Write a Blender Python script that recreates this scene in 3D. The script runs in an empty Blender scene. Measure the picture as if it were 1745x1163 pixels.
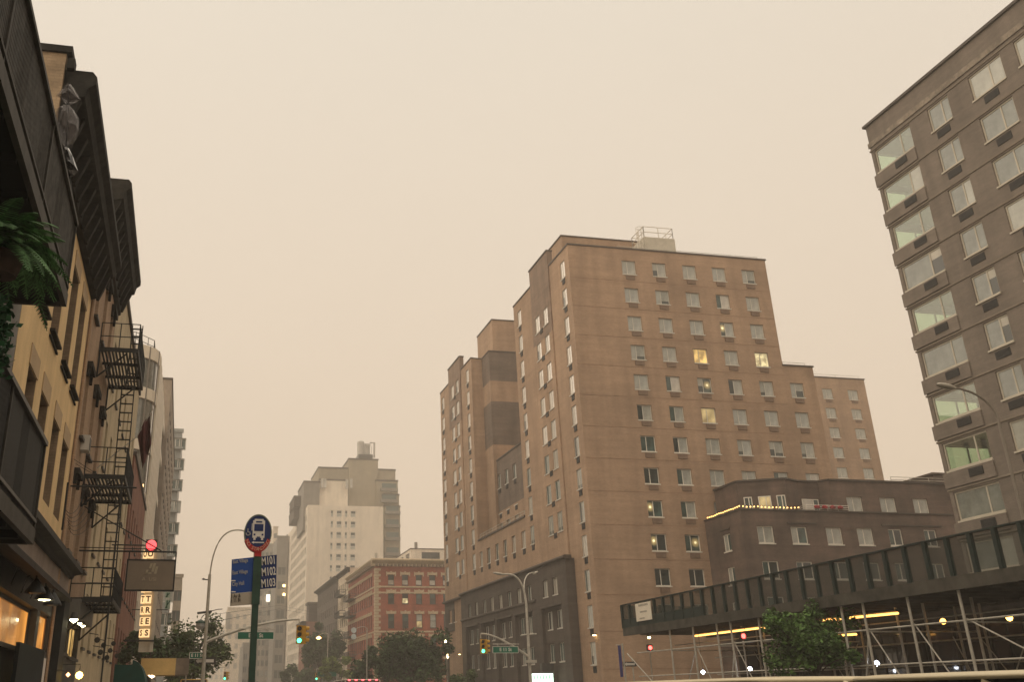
import bpy, bmesh, math, random
from mathutils import Vector, Matrix
R = math.radians
rnd = random.Random(11)
scene = bpy.context.scene
col = scene.collection

# ------------------------------------------------------------------ camera
FPX, CXP, CYP = 1686.14, 696.13, 441.27            # focal length and principal point of the (cropped) photograph, 1745 x 1163
YAW, PITCH, ROLL, EYE = R(12.2164), R(23.8453), R(-0.68425), 1.7
fw = Vector((math.sin(YAW)*math.cos(PITCH), math.cos(YAW)*math.cos(PITCH), math.sin(PITCH)))
r0 = Vector((math.cos(YAW), -math.sin(YAW), 0)); u0 = r0.cross(fw)
rt = math.cos(ROLL)*r0 + math.sin(ROLL)*u0; up = -math.sin(ROLL)*r0 + math.cos(ROLL)*u0
cam_d = bpy.data.cameras.new('camera'); cam = bpy.data.objects.new('camera', cam_d); col.objects.link(cam)
m = Matrix((rt, up, -fw)).transposed().to_4x4(); m.translation = (0, 0, EYE)
cam.matrix_world = m
cam_d.sensor_fit = 'HORIZONTAL'; cam_d.sensor_width = 36; cam_d.lens = FPX/1745*36
cam_d.shift_x = (872.5-CXP)/1745; cam_d.shift_y = -(581.5-CYP)/1745
cam_d.clip_start = 0.1; cam_d.clip_end = 5000
scene.camera = cam

# ------------------------------------------------------------------ world: smoke-veiled sky
SUN_EL, SUN_AZ = R(57), R(270)
world = bpy.data.worlds.new('World'); scene.world = world; world.use_nodes = True
nt = world.node_tree; nd = nt.nodes; lk = nt.links; nd.clear()
wo = nd.new('ShaderNodeOutputWorld'); bg = nd.new('ShaderNodeBackground'); bg.inputs['Strength'].default_value = 0.067
sky = nd.new('ShaderNodeTexSky'); sky.sky_type = 'NISHITA'; sky.sun_disc = False
sky.sun_elevation = SUN_EL; sky.sun_rotation = SUN_AZ; sky.dust_density = 8; sky.air_density = 2
tc = nd.new('ShaderNodeTexCoord'); sep = nd.new('ShaderNodeSeparateXYZ'); lk.new(tc.outputs['Generated'], sep.inputs[0])
ramp = nd.new('ShaderNodeValToRGB'); lk.new(sep.outputs['Z'], ramp.inputs[0])
ramp.color_ramp.elements[0].position = 0.0; ramp.color_ramp.elements[0].color = (0.85, 0.64, 0.46, 1)
ramp.color_ramp.elements[1].position = 0.62; ramp.color_ramp.elements[1].color = (0.835, 0.745, 0.62, 1)
e = ramp.color_ramp.elements.new(0.22); e.color = (0.835, 0.675, 0.52, 1)
mul = nd.new('ShaderNodeVectorMath'); mul.operation = 'SCALE'; mul.inputs['Scale'].default_value = 10.0
ns_ = nd.new('ShaderNodeTexNoise'); ns_.inputs['Scale'].default_value = 2.2; ns_.inputs['Detail'].default_value = 4; lk.new(tc.outputs['Generated'], ns_.inputs['Vector'])
mr_ = nd.new('ShaderNodeMapRange'); mr_.inputs['To Min'].default_value = .955; mr_.inputs['To Max'].default_value = 1.035; lk.new(ns_.outputs['Fac'], mr_.inputs['Value'])
sm_ = nd.new('ShaderNodeVectorMath'); sm_.operation = 'SCALE'; lk.new(ramp.outputs['Color'], sm_.inputs[0]); lk.new(mr_.outputs[0], sm_.inputs['Scale'])
lk.new(sm_.outputs[0], mul.inputs[0])
mixw = nd.new('ShaderNodeMixRGB'); mixw.inputs[0].default_value = 0.94
lk.new(sky.outputs[0], mixw.inputs[1]); lk.new(mul.outputs[0], mixw.inputs[2])
lk.new(mixw.outputs[0], bg.inputs['Color']); lk.new(bg.outputs[0], wo.inputs['Surface'])

# ------------------------------------------------------------------ sun, veiled by smoke: broad and weak
sun_d = bpy.data.lights.new('sun', 'SUN'); sun_d.energy = 1.5; sun_d.angle = R(130); sun_d.color = (1.0, 0.86, 0.68)
sun = bpy.data.objects.new('sun', sun_d); col.objects.link(sun)
sdir = Vector((math.sin(SUN_AZ)*math.cos(SUN_EL), math.cos(SUN_AZ)*math.cos(SUN_EL), math.sin(SUN_EL)))
sun.rotation_euler = (-sdir).to_track_quat('-Z', 'Y').to_euler(); sun.location = (0, 0, 90)
scene.view_settings.view_transform = 'Standard'; scene.view_settings.look = 'None'
scene.view_settings.exposure = 0.6; scene.view_settings.gamma = 1.0; scene.view_settings.use_curve_mapping = False
scene.render.engine = 'CYCLES'
scene.cycles.use_denoising = True
scene.cycles.max_bounces = 6; scene.cycles.diffuse_bounces = 2; scene.cycles.glossy_bounces = 3
scene.cycles.transparent_max_bounces = 16; scene.cycles.transmission_bounces = 4; scene.cycles.volume_bounces = 1
scene.cycles.sample_clamp_indirect = 4

# ------------------------------------------------------------------ pixel -> point on a plane of the place
def ray(u, v): return rt*((u-CXP)/FPX) - up*((v-CYP)/FPX) + fw
EY = Vector((0, 0, EYE))
def onX(u, v, X): d = ray(u, v); return EY + d*(X/d.x)
def onY(u, v, Y): d = ray(u, v); return EY + d*(Y/d.y)
def onZ(u, v, Z): d = ray(u, v); return EY + d*((Z-EYE)/d.z)

# ------------------------------------------------------------------ mesh builder
class MB:
    def __init__(s): s.v = []; s.f = []; s.m = []
    def poly(s, pts, mi=0):
        b = len(s.v); s.v += [tuple(p) for p in pts]; s.f.append(tuple(range(b, b+len(pts)))); s.m.append(mi); return s
    def box(s, x0, x1, y0, y1, z0, z1, mi=0):
        b = len(s.v)
        s.v += [(x0,y0,z0),(x1,y0,z0),(x1,y1,z0),(x0,y1,z0),(x0,y0,z1),(x1,y0,z1),(x1,y1,z1),(x0,y1,z1)]
        for q in ((0,3,2,1),(4,5,6,7),(0,1,5,4),(1,2,6,5),(2,3,7,6),(3,0,4,7)): s.f.append(tuple(b+i for i in q)); s.m.append(mi)
        return s
    def prism(s, pts, z0, z1, mi=0, cap=True):
        n = len(pts); b = len(s.v)
        s.v += [(p[0], p[1], z0) for p in pts] + [(p[0], p[1], z1) for p in pts]
        for i in range(n): j = (i+1) % n; s.f.append((b+i, b+j, b+n+j, b+n+i)); s.m.append(mi)
        if cap: s.f.append(tuple(b+n+i for i in range(n))); s.f.append(tuple(b+i for i in reversed(range(n)))); s.m += [mi, mi]
        return s
    def extr(s, prof, a, b_, fr, mi=0):
        """profile of (d, z) points swept between two parameters; fr(c, d, z) -> point"""
        n = len(prof); k = len(s.v)
        s.v += [tuple(fr(a, d, z)) for d, z in prof] + [tuple(fr(b_, d, z)) for d, z in prof]
        for i in range(n): j = (i+1) % n; s.f.append((k+i, k+j, k+n+j, k+n+i)); s.m.append(mi)
        s.f.append(tuple(k+i for i in range(n))); s.f.append(tuple(k+n+i for i in reversed(range(n)))); s.m += [mi, mi]
        return s
    def tube(s, pts, r, n=8, mi=0, r2=None):
        pts = [Vector(p) for p in pts]; k = len(pts); rings = []
        for i, p in enumerate(pts):
            t = (pts[min(i+1, k-1)] - pts[max(i-1, 0)]).normalized()
            a = t.cross(Vector((0, 0, 1)) if abs(t.z) < .9 else Vector((1, 0, 0))).normalized(); b = t.cross(a)
            rr = r if r2 is None else r + (r2-r)*i/(k-1)
            if isinstance(r, (list, tuple)): rr = r[i]
            base = len(s.v); rings.append(base)
            s.v += [tuple(p + a*rr*math.cos(2*math.pi*j/n) + b*rr*math.sin(2*math.pi*j/n)) for j in range(n)]
        for i in range(k-1):
            for j in range(n):
                j2 = (j+1) % n; s.f.append((rings[i]+j, rings[i]+j2, rings[i+1]+j2, rings[i+1]+j)); s.m.append(mi)
        s.f.append(tuple(rings[0]+j for j in reversed(range(n)))); s.f.append(tuple(rings[-1]+j for j in range(n))); s.m += [mi, mi]
        return s
    def lathe(s, prof, c, n=16, mi=0, ax='z', sx=1, sy=1):
        """profile of (r, h) about an axis through c"""
        b = len(s.v); c = Vector(c)
        for r, h in prof:
            for j in range(n):
                x, y = sx*r*math.cos(2*math.pi*j/n), sy*r*math.sin(2*math.pi*j/n)
                s.v.append(tuple(c + (Vector((x, y, h)) if ax == 'z' else Vector((x, h, y)) if ax == 'y' else Vector((h, x, y)))))
        for i in range(len(prof)-1):
            for j in range(n):
                j2 = (j+1) % n; s.f.append((b+i*n+j, b+i*n+j2, b+(i+1)*n+j2, b+(i+1)*n+j)); s.m.append(mi)
        return s
    def mesh(s, name, mats, org=(0, 0, 0), smooth=False):
        me = bpy.data.meshes.new(name); o = Vector(org)
        me.from_pydata([(p[0]-o.x, p[1]-o.y, p[2]-o.z) for p in s.v], [], s.f)
        if not isinstance(mats, (list, tuple)): mats = [mats]
        for mm in mats: me.materials.append(mm)
        if len(mats) > 1: me.polygons.foreach_set('material_index', s.m)
        if smooth: me.polygons.foreach_set('use_smooth', [True]*len(me.polygons))
        me.update(); return me
    def build(s, name, mats, parent=None, org=None, smooth=False):
        if parent is not None: o = wloc(parent)
        else:
            if org is None:
                xs = [p[0] for p in s.v]; ys = [p[1] for p in s.v]; zs = [p[2] for p in s.v]
                org = ((min(xs)+max(xs))/2, (min(ys)+max(ys))/2, min(zs))
            o = Vector(org)
        ob = bpy.data.objects.new(name, s.mesh(name, mats, o, smooth)); col.objects.link(ob)
        if parent is not None: ob.parent = parent; WL[ob.name] = o
        else: ob.location = o; WL[ob.name] = o
        return ob
WL = {}
def wloc(o): return WL[o.name]
def thing(name, loc, label=None, cat=None, group=None, kind=None):
    o = bpy.data.objects.new(name, None); col.objects.link(o); o.location = loc; o.empty_display_size = .2
    WL[o.name] = Vector(loc); tag(o, label, cat, group, kind); return o
def tag(o, label=None, cat=None, group=None, kind=None):
    if label: o['label'] = label
    if cat: o['category'] = cat
    if group: o['group'] = group
    if kind: o['kind'] = kind
    return o
def inst(name, me, parent, loc, rotz=0.0):
    """a part that shares mesh data; loc in world metres"""
    o = bpy.data.objects.new(name, me); col.objects.link(o); o.parent = parent
    o.location = Vector(loc) - wloc(parent); o.rotation_euler = (0, 0, rotz); WL[o.name] = Vector(loc); return o

# ------------------------------------------------------------------ materials
MATS = {}
def mat(name, c, rough=.85, var=.12, scale=1.2, bump=.15, bscale=None, metal=0, spec=.3, brick=None, streak=0., emit=None, estr=0., alpha=None, c2=None, courses=0.):
    if name in MATS: return MATS[name]
    mt = bpy.data.materials.new(name); mt.use_nodes = True; n = mt.node_tree.nodes; l = mt.node_tree.links
    p = n['Principled BSDF']; p.inputs['Roughness'].default_value = rough; p.inputs['Metallic'].default_value = metal
    p.inputs['Specular IOR Level'].default_value = spec
    tcn = n.new('ShaderNodeTexCoord'); no = n.new('ShaderNodeTexNoise'); no.inputs['Scale'].default_value = scale
    no.inputs['Detail'].default_value = 6; no.inputs['Roughness'].default_value = .65
    l.new(tcn.outputs['Object'], no.inputs['Vector'])
    rp = n.new('ShaderNodeValToRGB'); l.new(no.outputs['Fac'], rp.inputs[0])
    d = [max(0, x*(1-var*1.6)) for x in c]; h = [min(1, x*(1+var*1.6)) for x in (c2 or c)]
    rp.color_ramp.elements[0].position = .28; rp.color_ramp.elements[0].color = (*d, 1)
    rp.color_ramp.elements[1].position = .72; rp.color_ramp.elements[1].color = (*h, 1)
    cur = rp.outputs['Color']
    hgt = None
    if brick:
        bw, bh, mort, amt = brick
        sp = n.new('ShaderNodeSeparateXYZ'); l.new(tcn.outputs['Object'], sp.inputs[0])
        ad = n.new('ShaderNodeMath'); ad.operation = 'ADD'; l.new(sp.outputs['X'], ad.inputs[0]); l.new(sp.outputs['Y'], ad.inputs[1])
        cb = n.new('ShaderNodeCombineXYZ'); l.new(ad.outputs[0], cb.inputs['X']); l.new(sp.outputs['Z'], cb.inputs['Y'])
        br = n.new('ShaderNodeTexBrick'); l.new(cb.outputs[0], br.inputs['Vector'])
        br.inputs['Scale'].default_value = 1; br.inputs['Brick Width'].default_value = bw; br.inputs['Row Height'].default_value = bh
        br.inputs['Mortar Size'].default_value = mort; br.inputs['Color1'].default_value = (1, 1, 1, 1); br.inputs['Color2'].default_value = (1-amt, 1-amt, 1-amt, 1)
        br.inputs['Mortar'].default_value = (1-amt*1.1,)*3 + (1,)
        mx = n.new('ShaderNodeMixRGB'); mx.blend_type = 'MULTIPLY'; mx.inputs[0].default_value = 1
        l.new(cur, mx.inputs[1]); l.new(br.outputs['Color'], mx.inputs[2]); cur = mx.outputs[0]; hgt = br.outputs['Fac']
    if streak:
        mp = n.new('ShaderNodeMapping'); mp.inputs['Scale'].default_value = (.55, .55, .05); l.new(tcn.outputs['Object'], mp.inputs[0])
        n2 = n.new('ShaderNodeTexNoise'); n2.inputs['Scale'].default_value = 2.2; n2.inputs['Detail'].default_value = 5; l.new(mp.outputs[0], n2.inputs['Vector'])
        r2 = n.new('ShaderNodeValToRGB'); r2.color_ramp.elements[0].position = .3; r2.color_ramp.elements[0].color = (1-streak,)*3 + (1,)
        r2.color_ramp.elements[1].position = .62; l.new(n2.outputs['Fac'], r2.inputs[0])
        mx = n.new('ShaderNodeMixRGB'); mx.blend_type = 'MULTIPLY'; mx.inputs[0].default_value = 1
        l.new(cur, mx.inputs[1]); l.new(r2.outputs[0], mx.inputs[2]); cur = mx.outputs[0]
    if courses:                                         # uneven tone from course to course, as laid brick has
        mp = n.new('ShaderNodeMapping'); mp.inputs['Scale'].default_value = (.25, .25, 3.2); l.new(tcn.outputs['Object'], mp.inputs[0])
        n4 = n.new('ShaderNodeTexNoise'); n4.inputs['Scale'].default_value = 1.0; n4.inputs['Detail'].default_value = 5; l.new(mp.outputs[0], n4.inputs['Vector'])
        r4 = n.new('ShaderNodeMapRange'); r4.inputs['From Min'].default_value = .3; r4.inputs['From Max'].default_value = .7; r4.inputs['To Min'].default_value = 1-courses; r4.inputs['To Max'].default_value = 1+courses*.5; l.new(n4.outputs['Fac'], r4.inputs['Value'])
        mx = n.new('ShaderNodeVectorMath'); mx.operation = 'SCALE'; l.new(cur, mx.inputs[0]); l.new(r4.outputs[0], mx.inputs['Scale']); cur = mx.outputs[0]
    l.new(cur, p.inputs['Base Color'])
    if bump:
        n3 = n.new('ShaderNodeTexNoise'); n3.inputs['Scale'].default_value = bscale or scale*14; n3.inputs['Detail'].default_value = 4
        l.new(tcn.outputs['Object'], n3.inputs['Vector'])
        bp = n.new('ShaderNodeBump'); bp.inputs['Strength'].default_value = bump; bp.inputs['Distance'].default_value = .02
        l.new(n3.outputs['Fac'], bp.inputs['Height']); l.new(bp.outputs[0], p.inputs['Normal'])
    if emit:
        p.inputs['Emission Color'].default_value = (*emit, 1); p.inputs['Emission Strength'].default_value = estr
    MATS[name] = mt; return mt
def lamp(name, c, s):                                   # a surface that gives off light
    return mat(name, (.6, .6, .6), var=0, bump=0, emit=c, estr=s)
def pane(name, c, var=.15, coat=1.0, rough=.3, stripes=0., cior=1.9):
    """window pane: what hangs behind it seen through a reflecting sheet of glass"""
    mt = mat(name, c, rough=rough, var=var, scale=1.7, bump=.0, spec=.2, c2=None)
    p = mt.node_tree.nodes['Principled BSDF']; p.inputs['Coat Weight'].default_value = coat; p.inputs['Coat Roughness'].default_value = .03; p.inputs['Coat IOR'].default_value = cior
    if stripes:
        n = mt.node_tree.nodes; l = mt.node_tree.links
        tcn = n.new('ShaderNodeTexCoord'); wv = n.new('ShaderNodeTexWave'); wv.inputs['Scale'].default_value = stripes; wv.inputs['Distortion'].default_value = 1.5
        l.new(tcn.outputs['Object'], wv.inputs['Vector']); old = p.inputs['Base Color'].links[0].from_socket
        r2 = n.new('ShaderNodeValToRGB'); r2.color_ramp.elements[0].color = (.72, .72, .72, 1); l.new(wv.outputs['Fac'], r2.inputs[0])
        mx = n.new('ShaderNodeMixRGB'); mx.blend_type = 'MULTIPLY'; mx.inputs[0].default_value = 1; l.new(old, mx.inputs[1]); l.new(r2.outputs[0], mx.inputs[2]); l.new(mx.outputs[0], p.inputs['Base Color'])
    return mt
def litpane(name, c, s, sc=1.6):
    """a lit room seen through its window, uneven"""
    mt = mat(name, (.3, .25, .15), var=.3, bump=0, rough=.2)
    n = mt.node_tree.nodes; l = mt.node_tree.links; p = n['Principled BSDF']
    tcn = n.new('ShaderNodeTexCoord'); no = n.new('ShaderNodeTexNoise'); no.inputs['Scale'].default_value = sc; no.inputs['Detail'].default_value = 2
    l.new(tcn.outputs['Object'], no.inputs['Vector']); rp = n.new('ShaderNodeValToRGB'); l.new(no.outputs['Fac'], rp.inputs[0])
    rp.color_ramp.elements[0].position = .35; rp.color_ramp.elements[0].color = (c[0]*.25, c[1]*.22, c[2]*.2, 1)
    rp.color_ramp.elements[1].position = .62; rp.color_ramp.elements[1].color = (*c, 1)
    l.new(rp.outputs[0], p.inputs['Emission Color']); p.inputs['Emission Strength'].default_value = s
    p.inputs['Coat Weight'].default_value = .5
    return mt
def seethrough(name, c, amt, rough=.9, gloss=0.):
    """open netting or clear glass: part transparent, part surface"""
    mt = bpy.data.materials.new(name); mt.use_nodes = True; n = mt.node_tree.nodes; l = mt.node_tree.links
    p = n['Principled BSDF']; p.inputs['Base Color'].default_value = (*c, 1); p.inputs['Roughness'].default_value = rough
    t = n.new('ShaderNodeBsdfTransparent'); mx = n.new('ShaderNodeMixShader'); o = n['Material Output']
    mx.inputs[0].default_value = amt
    l.new(t.outputs[0], mx.inputs[1]); l.new(p.outputs[0], mx.inputs[2]); l.new(mx.outputs[0], o.inputs['Surface'])
    MATS[name] = mt; return mt
def clearglass(name, tint):
    mt = bpy.data.materials.new(name); mt.use_nodes = True; n = mt.node_tree.nodes; l = mt.node_tree.links; n.remove(n['Principled BSDF'])
    t = n.new('ShaderNodeBsdfTransparent'); t.inputs[0].default_value = (*tint, 1); g = n.new('ShaderNodeBsdfGlossy'); g.inputs['Roughness'].default_value = .02
    lw_ = n.new('ShaderNodeLayerWeight'); lw_.inputs['Blend'].default_value = .5; fr = n.new('ShaderNodeMapRange'); fr.inputs['To Min'].default_value = .05; fr.inputs['To Max'].default_value = .4; l.new(lw_.outputs['Facing'], fr.inputs['Value']); mx = n.new('ShaderNodeMixShader')
    l.new(fr.outputs[0], mx.inputs[0]); l.new(t.outputs[0], mx.inputs[1]); l.new(g.outputs[0], mx.inputs[2]); l.new(mx.outputs[0], n['Material Output'].inputs['Surface'])
    MATS[name] = mt; return mt

BR = (.22, .075, .012, .16)
TAN = mat('tan_brick', (.41, .275, .182), var=.12, scale=.3, brick=BR, streak=.18, courses=.09)
BAYB = mat('bay_brown_brick', (.27, .19, .14), var=.14, scale=.5, brick=BR, streak=.18, courses=.12)
DKB2 = mat('mid_brown_brick', (.185, .14, .11), var=.14, scale=.5, brick=BR, streak=.18, courses=.15)
DKB = mat('dark_brick', (.10, .08, .066), var=.16, scale=.5, brick=BR, streak=.2, courses=.2)
LOWB = mat('brown_brick', (.115, .085, .068), var=.2, scale=.32, brick=BR, streak=.25, c2=(.175, .12, .095), courses=.2)
GREYB = mat('grey_brown_brick', (.205, .17, .14), var=.10, scale=.4, brick=BR, streak=.2, courses=.15)
REDB = mat('red_brick', (.35, .10, .058), var=.16, scale=.6, brick=BR, streak=.2, courses=.15)
REDB2 = mat('faded_red_brick', (.27, .12, .08), var=.18, scale=.6, brick=BR, streak=.2)
CREAM = mat('cream_painted_masonry', (.78, .56, .29), var=.08, scale=.8, streak=.2, bump=.3)
CREAML = mat('cream_lintel_paint', (.46, .33, .20), var=.08, scale=.9)
PINK = mat('buff_painted_brick', (.46, .31, .20), var=.10, scale=.8, streak=.25, bump=.3, brick=BR)
PALE = mat('pale_stone', (.55, .46, .35), var=.10, scale=.7, streak=.15)
WHITEB = mat('white_glazed_brick', (.76, .67, .55), var=.06, scale=.3, streak=.14, brick=BR)
GREYP = mat('grey_stucco', (.20, .18, .155), var=.12, scale=.6, streak=.2)
OLIVE = mat('olive_brick', (.33, .28, .20), var=.08, scale=.4, streak=.12, brick=BR)
BLACKM = mat('black_painted_iron', (.009, .011, .012), rough=.6, var=.3, scale=5, bump=.1, spec=.4)
DARKM = mat('dark_grey_metal', (.055, .052, .048), rough=.5, var=.25, scale=3, bump=.1, spec=.4)
CORN = mat('dark_weathered_cornice', (.010, .013, .013), rough=.8, var=.4, scale=2.5, bump=.4, c2=(.024, .022, .019), spec=.15)
GALV = mat('galvanised_steel', (.44, .41, .35), rough=.5, var=.15, scale=4, bump=.05, metal=.2)
ALUM = mat('pale_window_frame', (.52, .49, .43), rough=.5, var=.06, scale=3, bump=0)
WFRAME = mat('white_window_frame', (.66, .62, .54), rough=.5, var=.06, scale=3, bump=0)
DKFR = mat('dark_window_frame', (.05, .045, .04), rough=.5, var=.1, bump=0)
LOUV = mat('dark_louvre', (.014, .014, .014), rough=.6, var=.2, bump=0)
SLEEVE = mat('bronze_sleeve', (.19, .125, .085), rough=.6, var=.2, bump=0)
COPE = mat('dark_coping', (.07, .055, .045), rough=.6, var=.2)
TARROOF = mat('roof_felt', (.09, .085, .08), var=.2)
ROOM = mat('room_plaster', (.55, .53, .46), var=.05, bump=0)
P_BLIND = pane('pane_grey_blind', (.33, .34, .31), stripes=0, cior=1.6)
P_BLIND2 = pane('pane_pale_blind', (.39, .39, .345), stripes=3, cior=1.6)
P_CURT = pane('pane_curtain', (.46, .42, .35), stripes=6, cior=2.2)
P_WHITE = pane('pane_sky_white_curtain', (.74, .67, .58), stripes=4, cior=2.3)  # curtain white raised to hold the mirrored sky in its colour
P_DARK = pane('pane_dark', (.018, .028, .028), var=.4, cior=1.5)
P_TEAL = pane('pane_teal', (.04, .075, .068), var=.4, cior=1.5)
P_GREEN = pane('pane_green_glass', (.17, .185, .165), var=.2, rough=.15, cior=1.7)
P_GREEN2 = pane('pane_green_blind', (.36, .365, .32), var=.12, stripes=0, cior=1.7)
def half_pane(name, dark, blind, zcut):
    """blind pulled part of the way down behind the glass"""
    mt = pane(name, blind, cior=1.55); n = mt.node_tree.nodes; l = mt.node_tree.links; p = n['Principled BSDF']; old = p.inputs['Base Color'].links[0].from_socket
    tcn = n.new('ShaderNodeTexCoord'); sp = n.new('ShaderNodeSeparateXYZ'); l.new(tcn.outputs['Object'], sp.inputs[0])
    gt_ = n.new('ShaderNodeMath'); gt_.operation = 'GREATER_THAN'; gt_.inputs[1].default_value = zcut; l.new(sp.outputs['Z'], gt_.inputs[0])
    mx = n.new('ShaderNodeMixRGB'); mx.inputs[1].default_value = (*dark, 1); l.new(gt_.outputs[0], mx.inputs[0]); l.new(old, mx.inputs[2]); l.new(mx.outputs[0], p.inputs['Base Color'])
    return mt
P_HALF1 = half_pane('pane_half_blind', (.03, .04, .038), (.33, .325, .28), .62)
P_HALF2 = half_pane('pane_low_blind', (.035, .045, .04), (.27, .275, .24), .34)
P_HALF3 = half_pane('pane_high_blind', (.03, .035, .032), (.40, .37, .30), .95)
P_SASH = pane('pane_sash_dark', (.02, .022, .022), var=.4, cior=1.6)
def bulb_pane(name, x, z, c, s):
    """dim room with one bare lamp seen through the glass"""
    mt = pane(name, (.05, .07, .06), var=.4, cior=1.5); n = mt.node_tree.nodes; l = mt.node_tree.links; p = n['Principled BSDF']
    tcn = n.new('ShaderNodeTexCoord'); d = n.new('ShaderNodeVectorMath'); d.operation = 'DISTANCE'; d.inputs[1].default_value = (x, .13, z); l.new(tcn.outputs['Object'], d.inputs[0])
    rp = n.new('ShaderNodeValToRGB'); l.new(d.outputs['Value'], rp.inputs[0]); rp.color_ramp.elements[0].position = .07; rp.color_ramp.elements[0].color = (*c, 1)
    rp.color_ramp.elements[1].position = .42; rp.color_ramp.elements[1].color = (0, 0, 0, 1); e_ = rp.color_ramp.elements.new(.13); e_.color = (c[0]*.35, c[1]*.28, c[2]*.2, 1)
    l.new(rp.outputs[0], p.inputs['Emission Color']); p.inputs['Emission Strength'].default_value = s
    return mt
P_BULB = bulb_pane('pane_bare_bulb', .28, .8, (1.0, .85, .45), 1.0); P_BULB2 = bulb_pane('pane_bare_bulb_right', .95, .72, (1.0, .82, .42), .8)
P_LIT = litpane('pane_lit_amber', (1.0, .62, .17), .7)
P_LIT2 = litpane('pane_lit_pale', (.95, .80, .42), .6, 2.6)
P_LITC = litpane('pane_lit_curtain', (.85, .62, .26), .42, .8)

# ------------------------------------------------------------------ walls with openings, windows
def pt(kind, plane, c, d, z):                           # c along the wall (world x or y), d inward
    return (c, plane+d, z) if kind == 'S' else (plane+d, c, z) if kind == 'W' else (plane-d, c, z)
def wall(mb, kind, plane, c0, c1, z0, z1, ops=(), dep=.2, mi=0):
    cs = sorted({c0, c1, *[min(max(o[0], c0), c1) for o in ops], *[min(max(o[1], c0), c1) for o in ops]})
    zs = sorted({z0, z1, *[min(max(o[2], z0), z1) for o in ops], *[min(max(o[3], z0), z1) for o in ops]})
    P = lambda c, d, z: pt(kind, plane, c, d, z)
    for i in range(len(zs)-1):
        run = None
        for j in range(len(cs)):
            solid = False
            if j < len(cs)-1:
                cm, zm = (cs[j]+cs[j+1])/2, (zs[i]+zs[i+1])/2
                solid = not any(o[0] < cm < o[1] and o[2] < zm < o[3] for o in ops)
            if solid and run is None: run = cs[j]
            if not solid and run is not None:
                mb.poly([P(run, 0, zs[i]), P(cs[j], 0, zs[i]), P(cs[j], 0, zs[i+1]), P(run, 0, zs[i+1])], mi); run = None
    for o in ops:
        a, b, lo, hi = o[:4]
        mb.poly([P(a,0,lo),P(b,0,lo),P(b,dep,lo),P(a,dep,lo)], mi); mb.poly([P(a,0,hi),P(b,0,hi),P(b,dep,hi),P(a,dep,hi)], mi)
        mb.poly([P(a,0,lo),P(a,dep,lo),P(a,dep,hi),P(a,0,hi)], mi); mb.poly([P(b,0,lo),P(b,dep,lo),P(b,dep,hi),P(b,0,hi)], mi)
MC = {}
def cached(key, fn):
    if key not in MC: MC[key] = fn()
    return MC[key]
ROT = {'S': 0.0, 'W': -math.pi/2, 'E': math.pi/2}
def left_of(kind, c0, c1): return c1 if kind == 'W' else c0
def frame_mesh(w, h, style, fm, t, mf, rec, sill):
    def go():
        b = MB(); y0, y1 = rec, rec+.07
        b.box(0, w, y0, y1, 0, t).box(0, w, y0, y1, h-t, h).box(0, t, y0, y1, t, h-t).box(w-t, w, y0, y1, t, h-t)
        if style == 'slider': b.box(w*mf-t/2, w*mf+t/2, y0+.005, y1-.005, t, h-t)
        elif style == 'hung': b.box(t, w-t, y0+.005, y1-.005, h*mf-t/2, h*mf+t/2)
        elif style == 'triple':
            for q in (1/3, 2/3): b.box(w*q-t/2, w*q+t/2, y0+.005, y1-.005, t, h-t)
        if sill: b.box(-.04, w+.04, -sill, rec-.004, -.09, -.004)
        return b.mesh('window_frame', fm)
    return cached(('fr', round(w, 3), round(h, 3), style, fm.name, t, mf, rec, sill), go)
def pane_mesh(x0, x1, z0, z1, y, pm):
    return cached(('pn', round(x0, 3), round(x1, 3), round(z0, 3), round(z1, 3), y, pm.name),
                  lambda: MB().box(x0, x1, y, y+.012, z0, z1).mesh('pane', pm))
def window(root, kind, plane, c0, c1, z0, z1, style='slider', fm=None, pm=(None, None), t=.06, mf=.38, rec=.1, sill=.05, name='window'):
    w, h = round(c1-c0, 3), round(z1-z0, 3); fm = fm or ALUM
    loc = pt(kind, plane, left_of(kind, c0, c1), 0, z0)
    o = inst(name, frame_mesh(w, h, style, fm, t, mf, rec, sill), root, loc, ROT[kind])
    y = rec+.03
    if style == 'slider': rects = [(t, w*mf-t/2, t, h-t), (w*mf+t/2, w-t, t, h-t)]
    elif style == 'hung': rects = [(t, w-t, t, h*mf-t/2), (t, w-t, h*mf+t/2, h-t)]
    elif style == 'triple': rects = [(t, w/3-t/2, t, h-t), (w/3+t/2, 2*w/3-t/2, t, h-t), (2*w/3+t/2, w-t, t, h-t)]
    else: rects = [(t, w-t, t, h-t)]
    for i, r in enumerate(rects):
        pmm = pm[min(i, len(pm)-1)]
        p = bpy.data.objects.new('pane', pane_mesh(*[round(q, 3) for q in r], y, pmm)); col.objects.link(p); p.parent = o; WL[p.name] = Vector(loc)
    return o
def grille(root, kind, plane, c0, c1, z0, z1, m_, d=.05):
    w, h = round(c1-c0, 3), round(z1-z0, 3)
    def go():
        b = MB(); b.box(0, w, -d, .02, 0, h)
        k = 4
        for i in range(k): b.box(.03, w-.03, -d-.012, -d-.001, h*(i+.25)/k, h*(i+.7)/k)
        return b.mesh('air_conditioner_grille', m_)
    return inst('air_conditioner_grille', cached(('gr', w, h, m_.name, d), go), root, pt(kind, plane, left_of(kind, c0, c1), 0, z0), ROT[kind])
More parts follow.
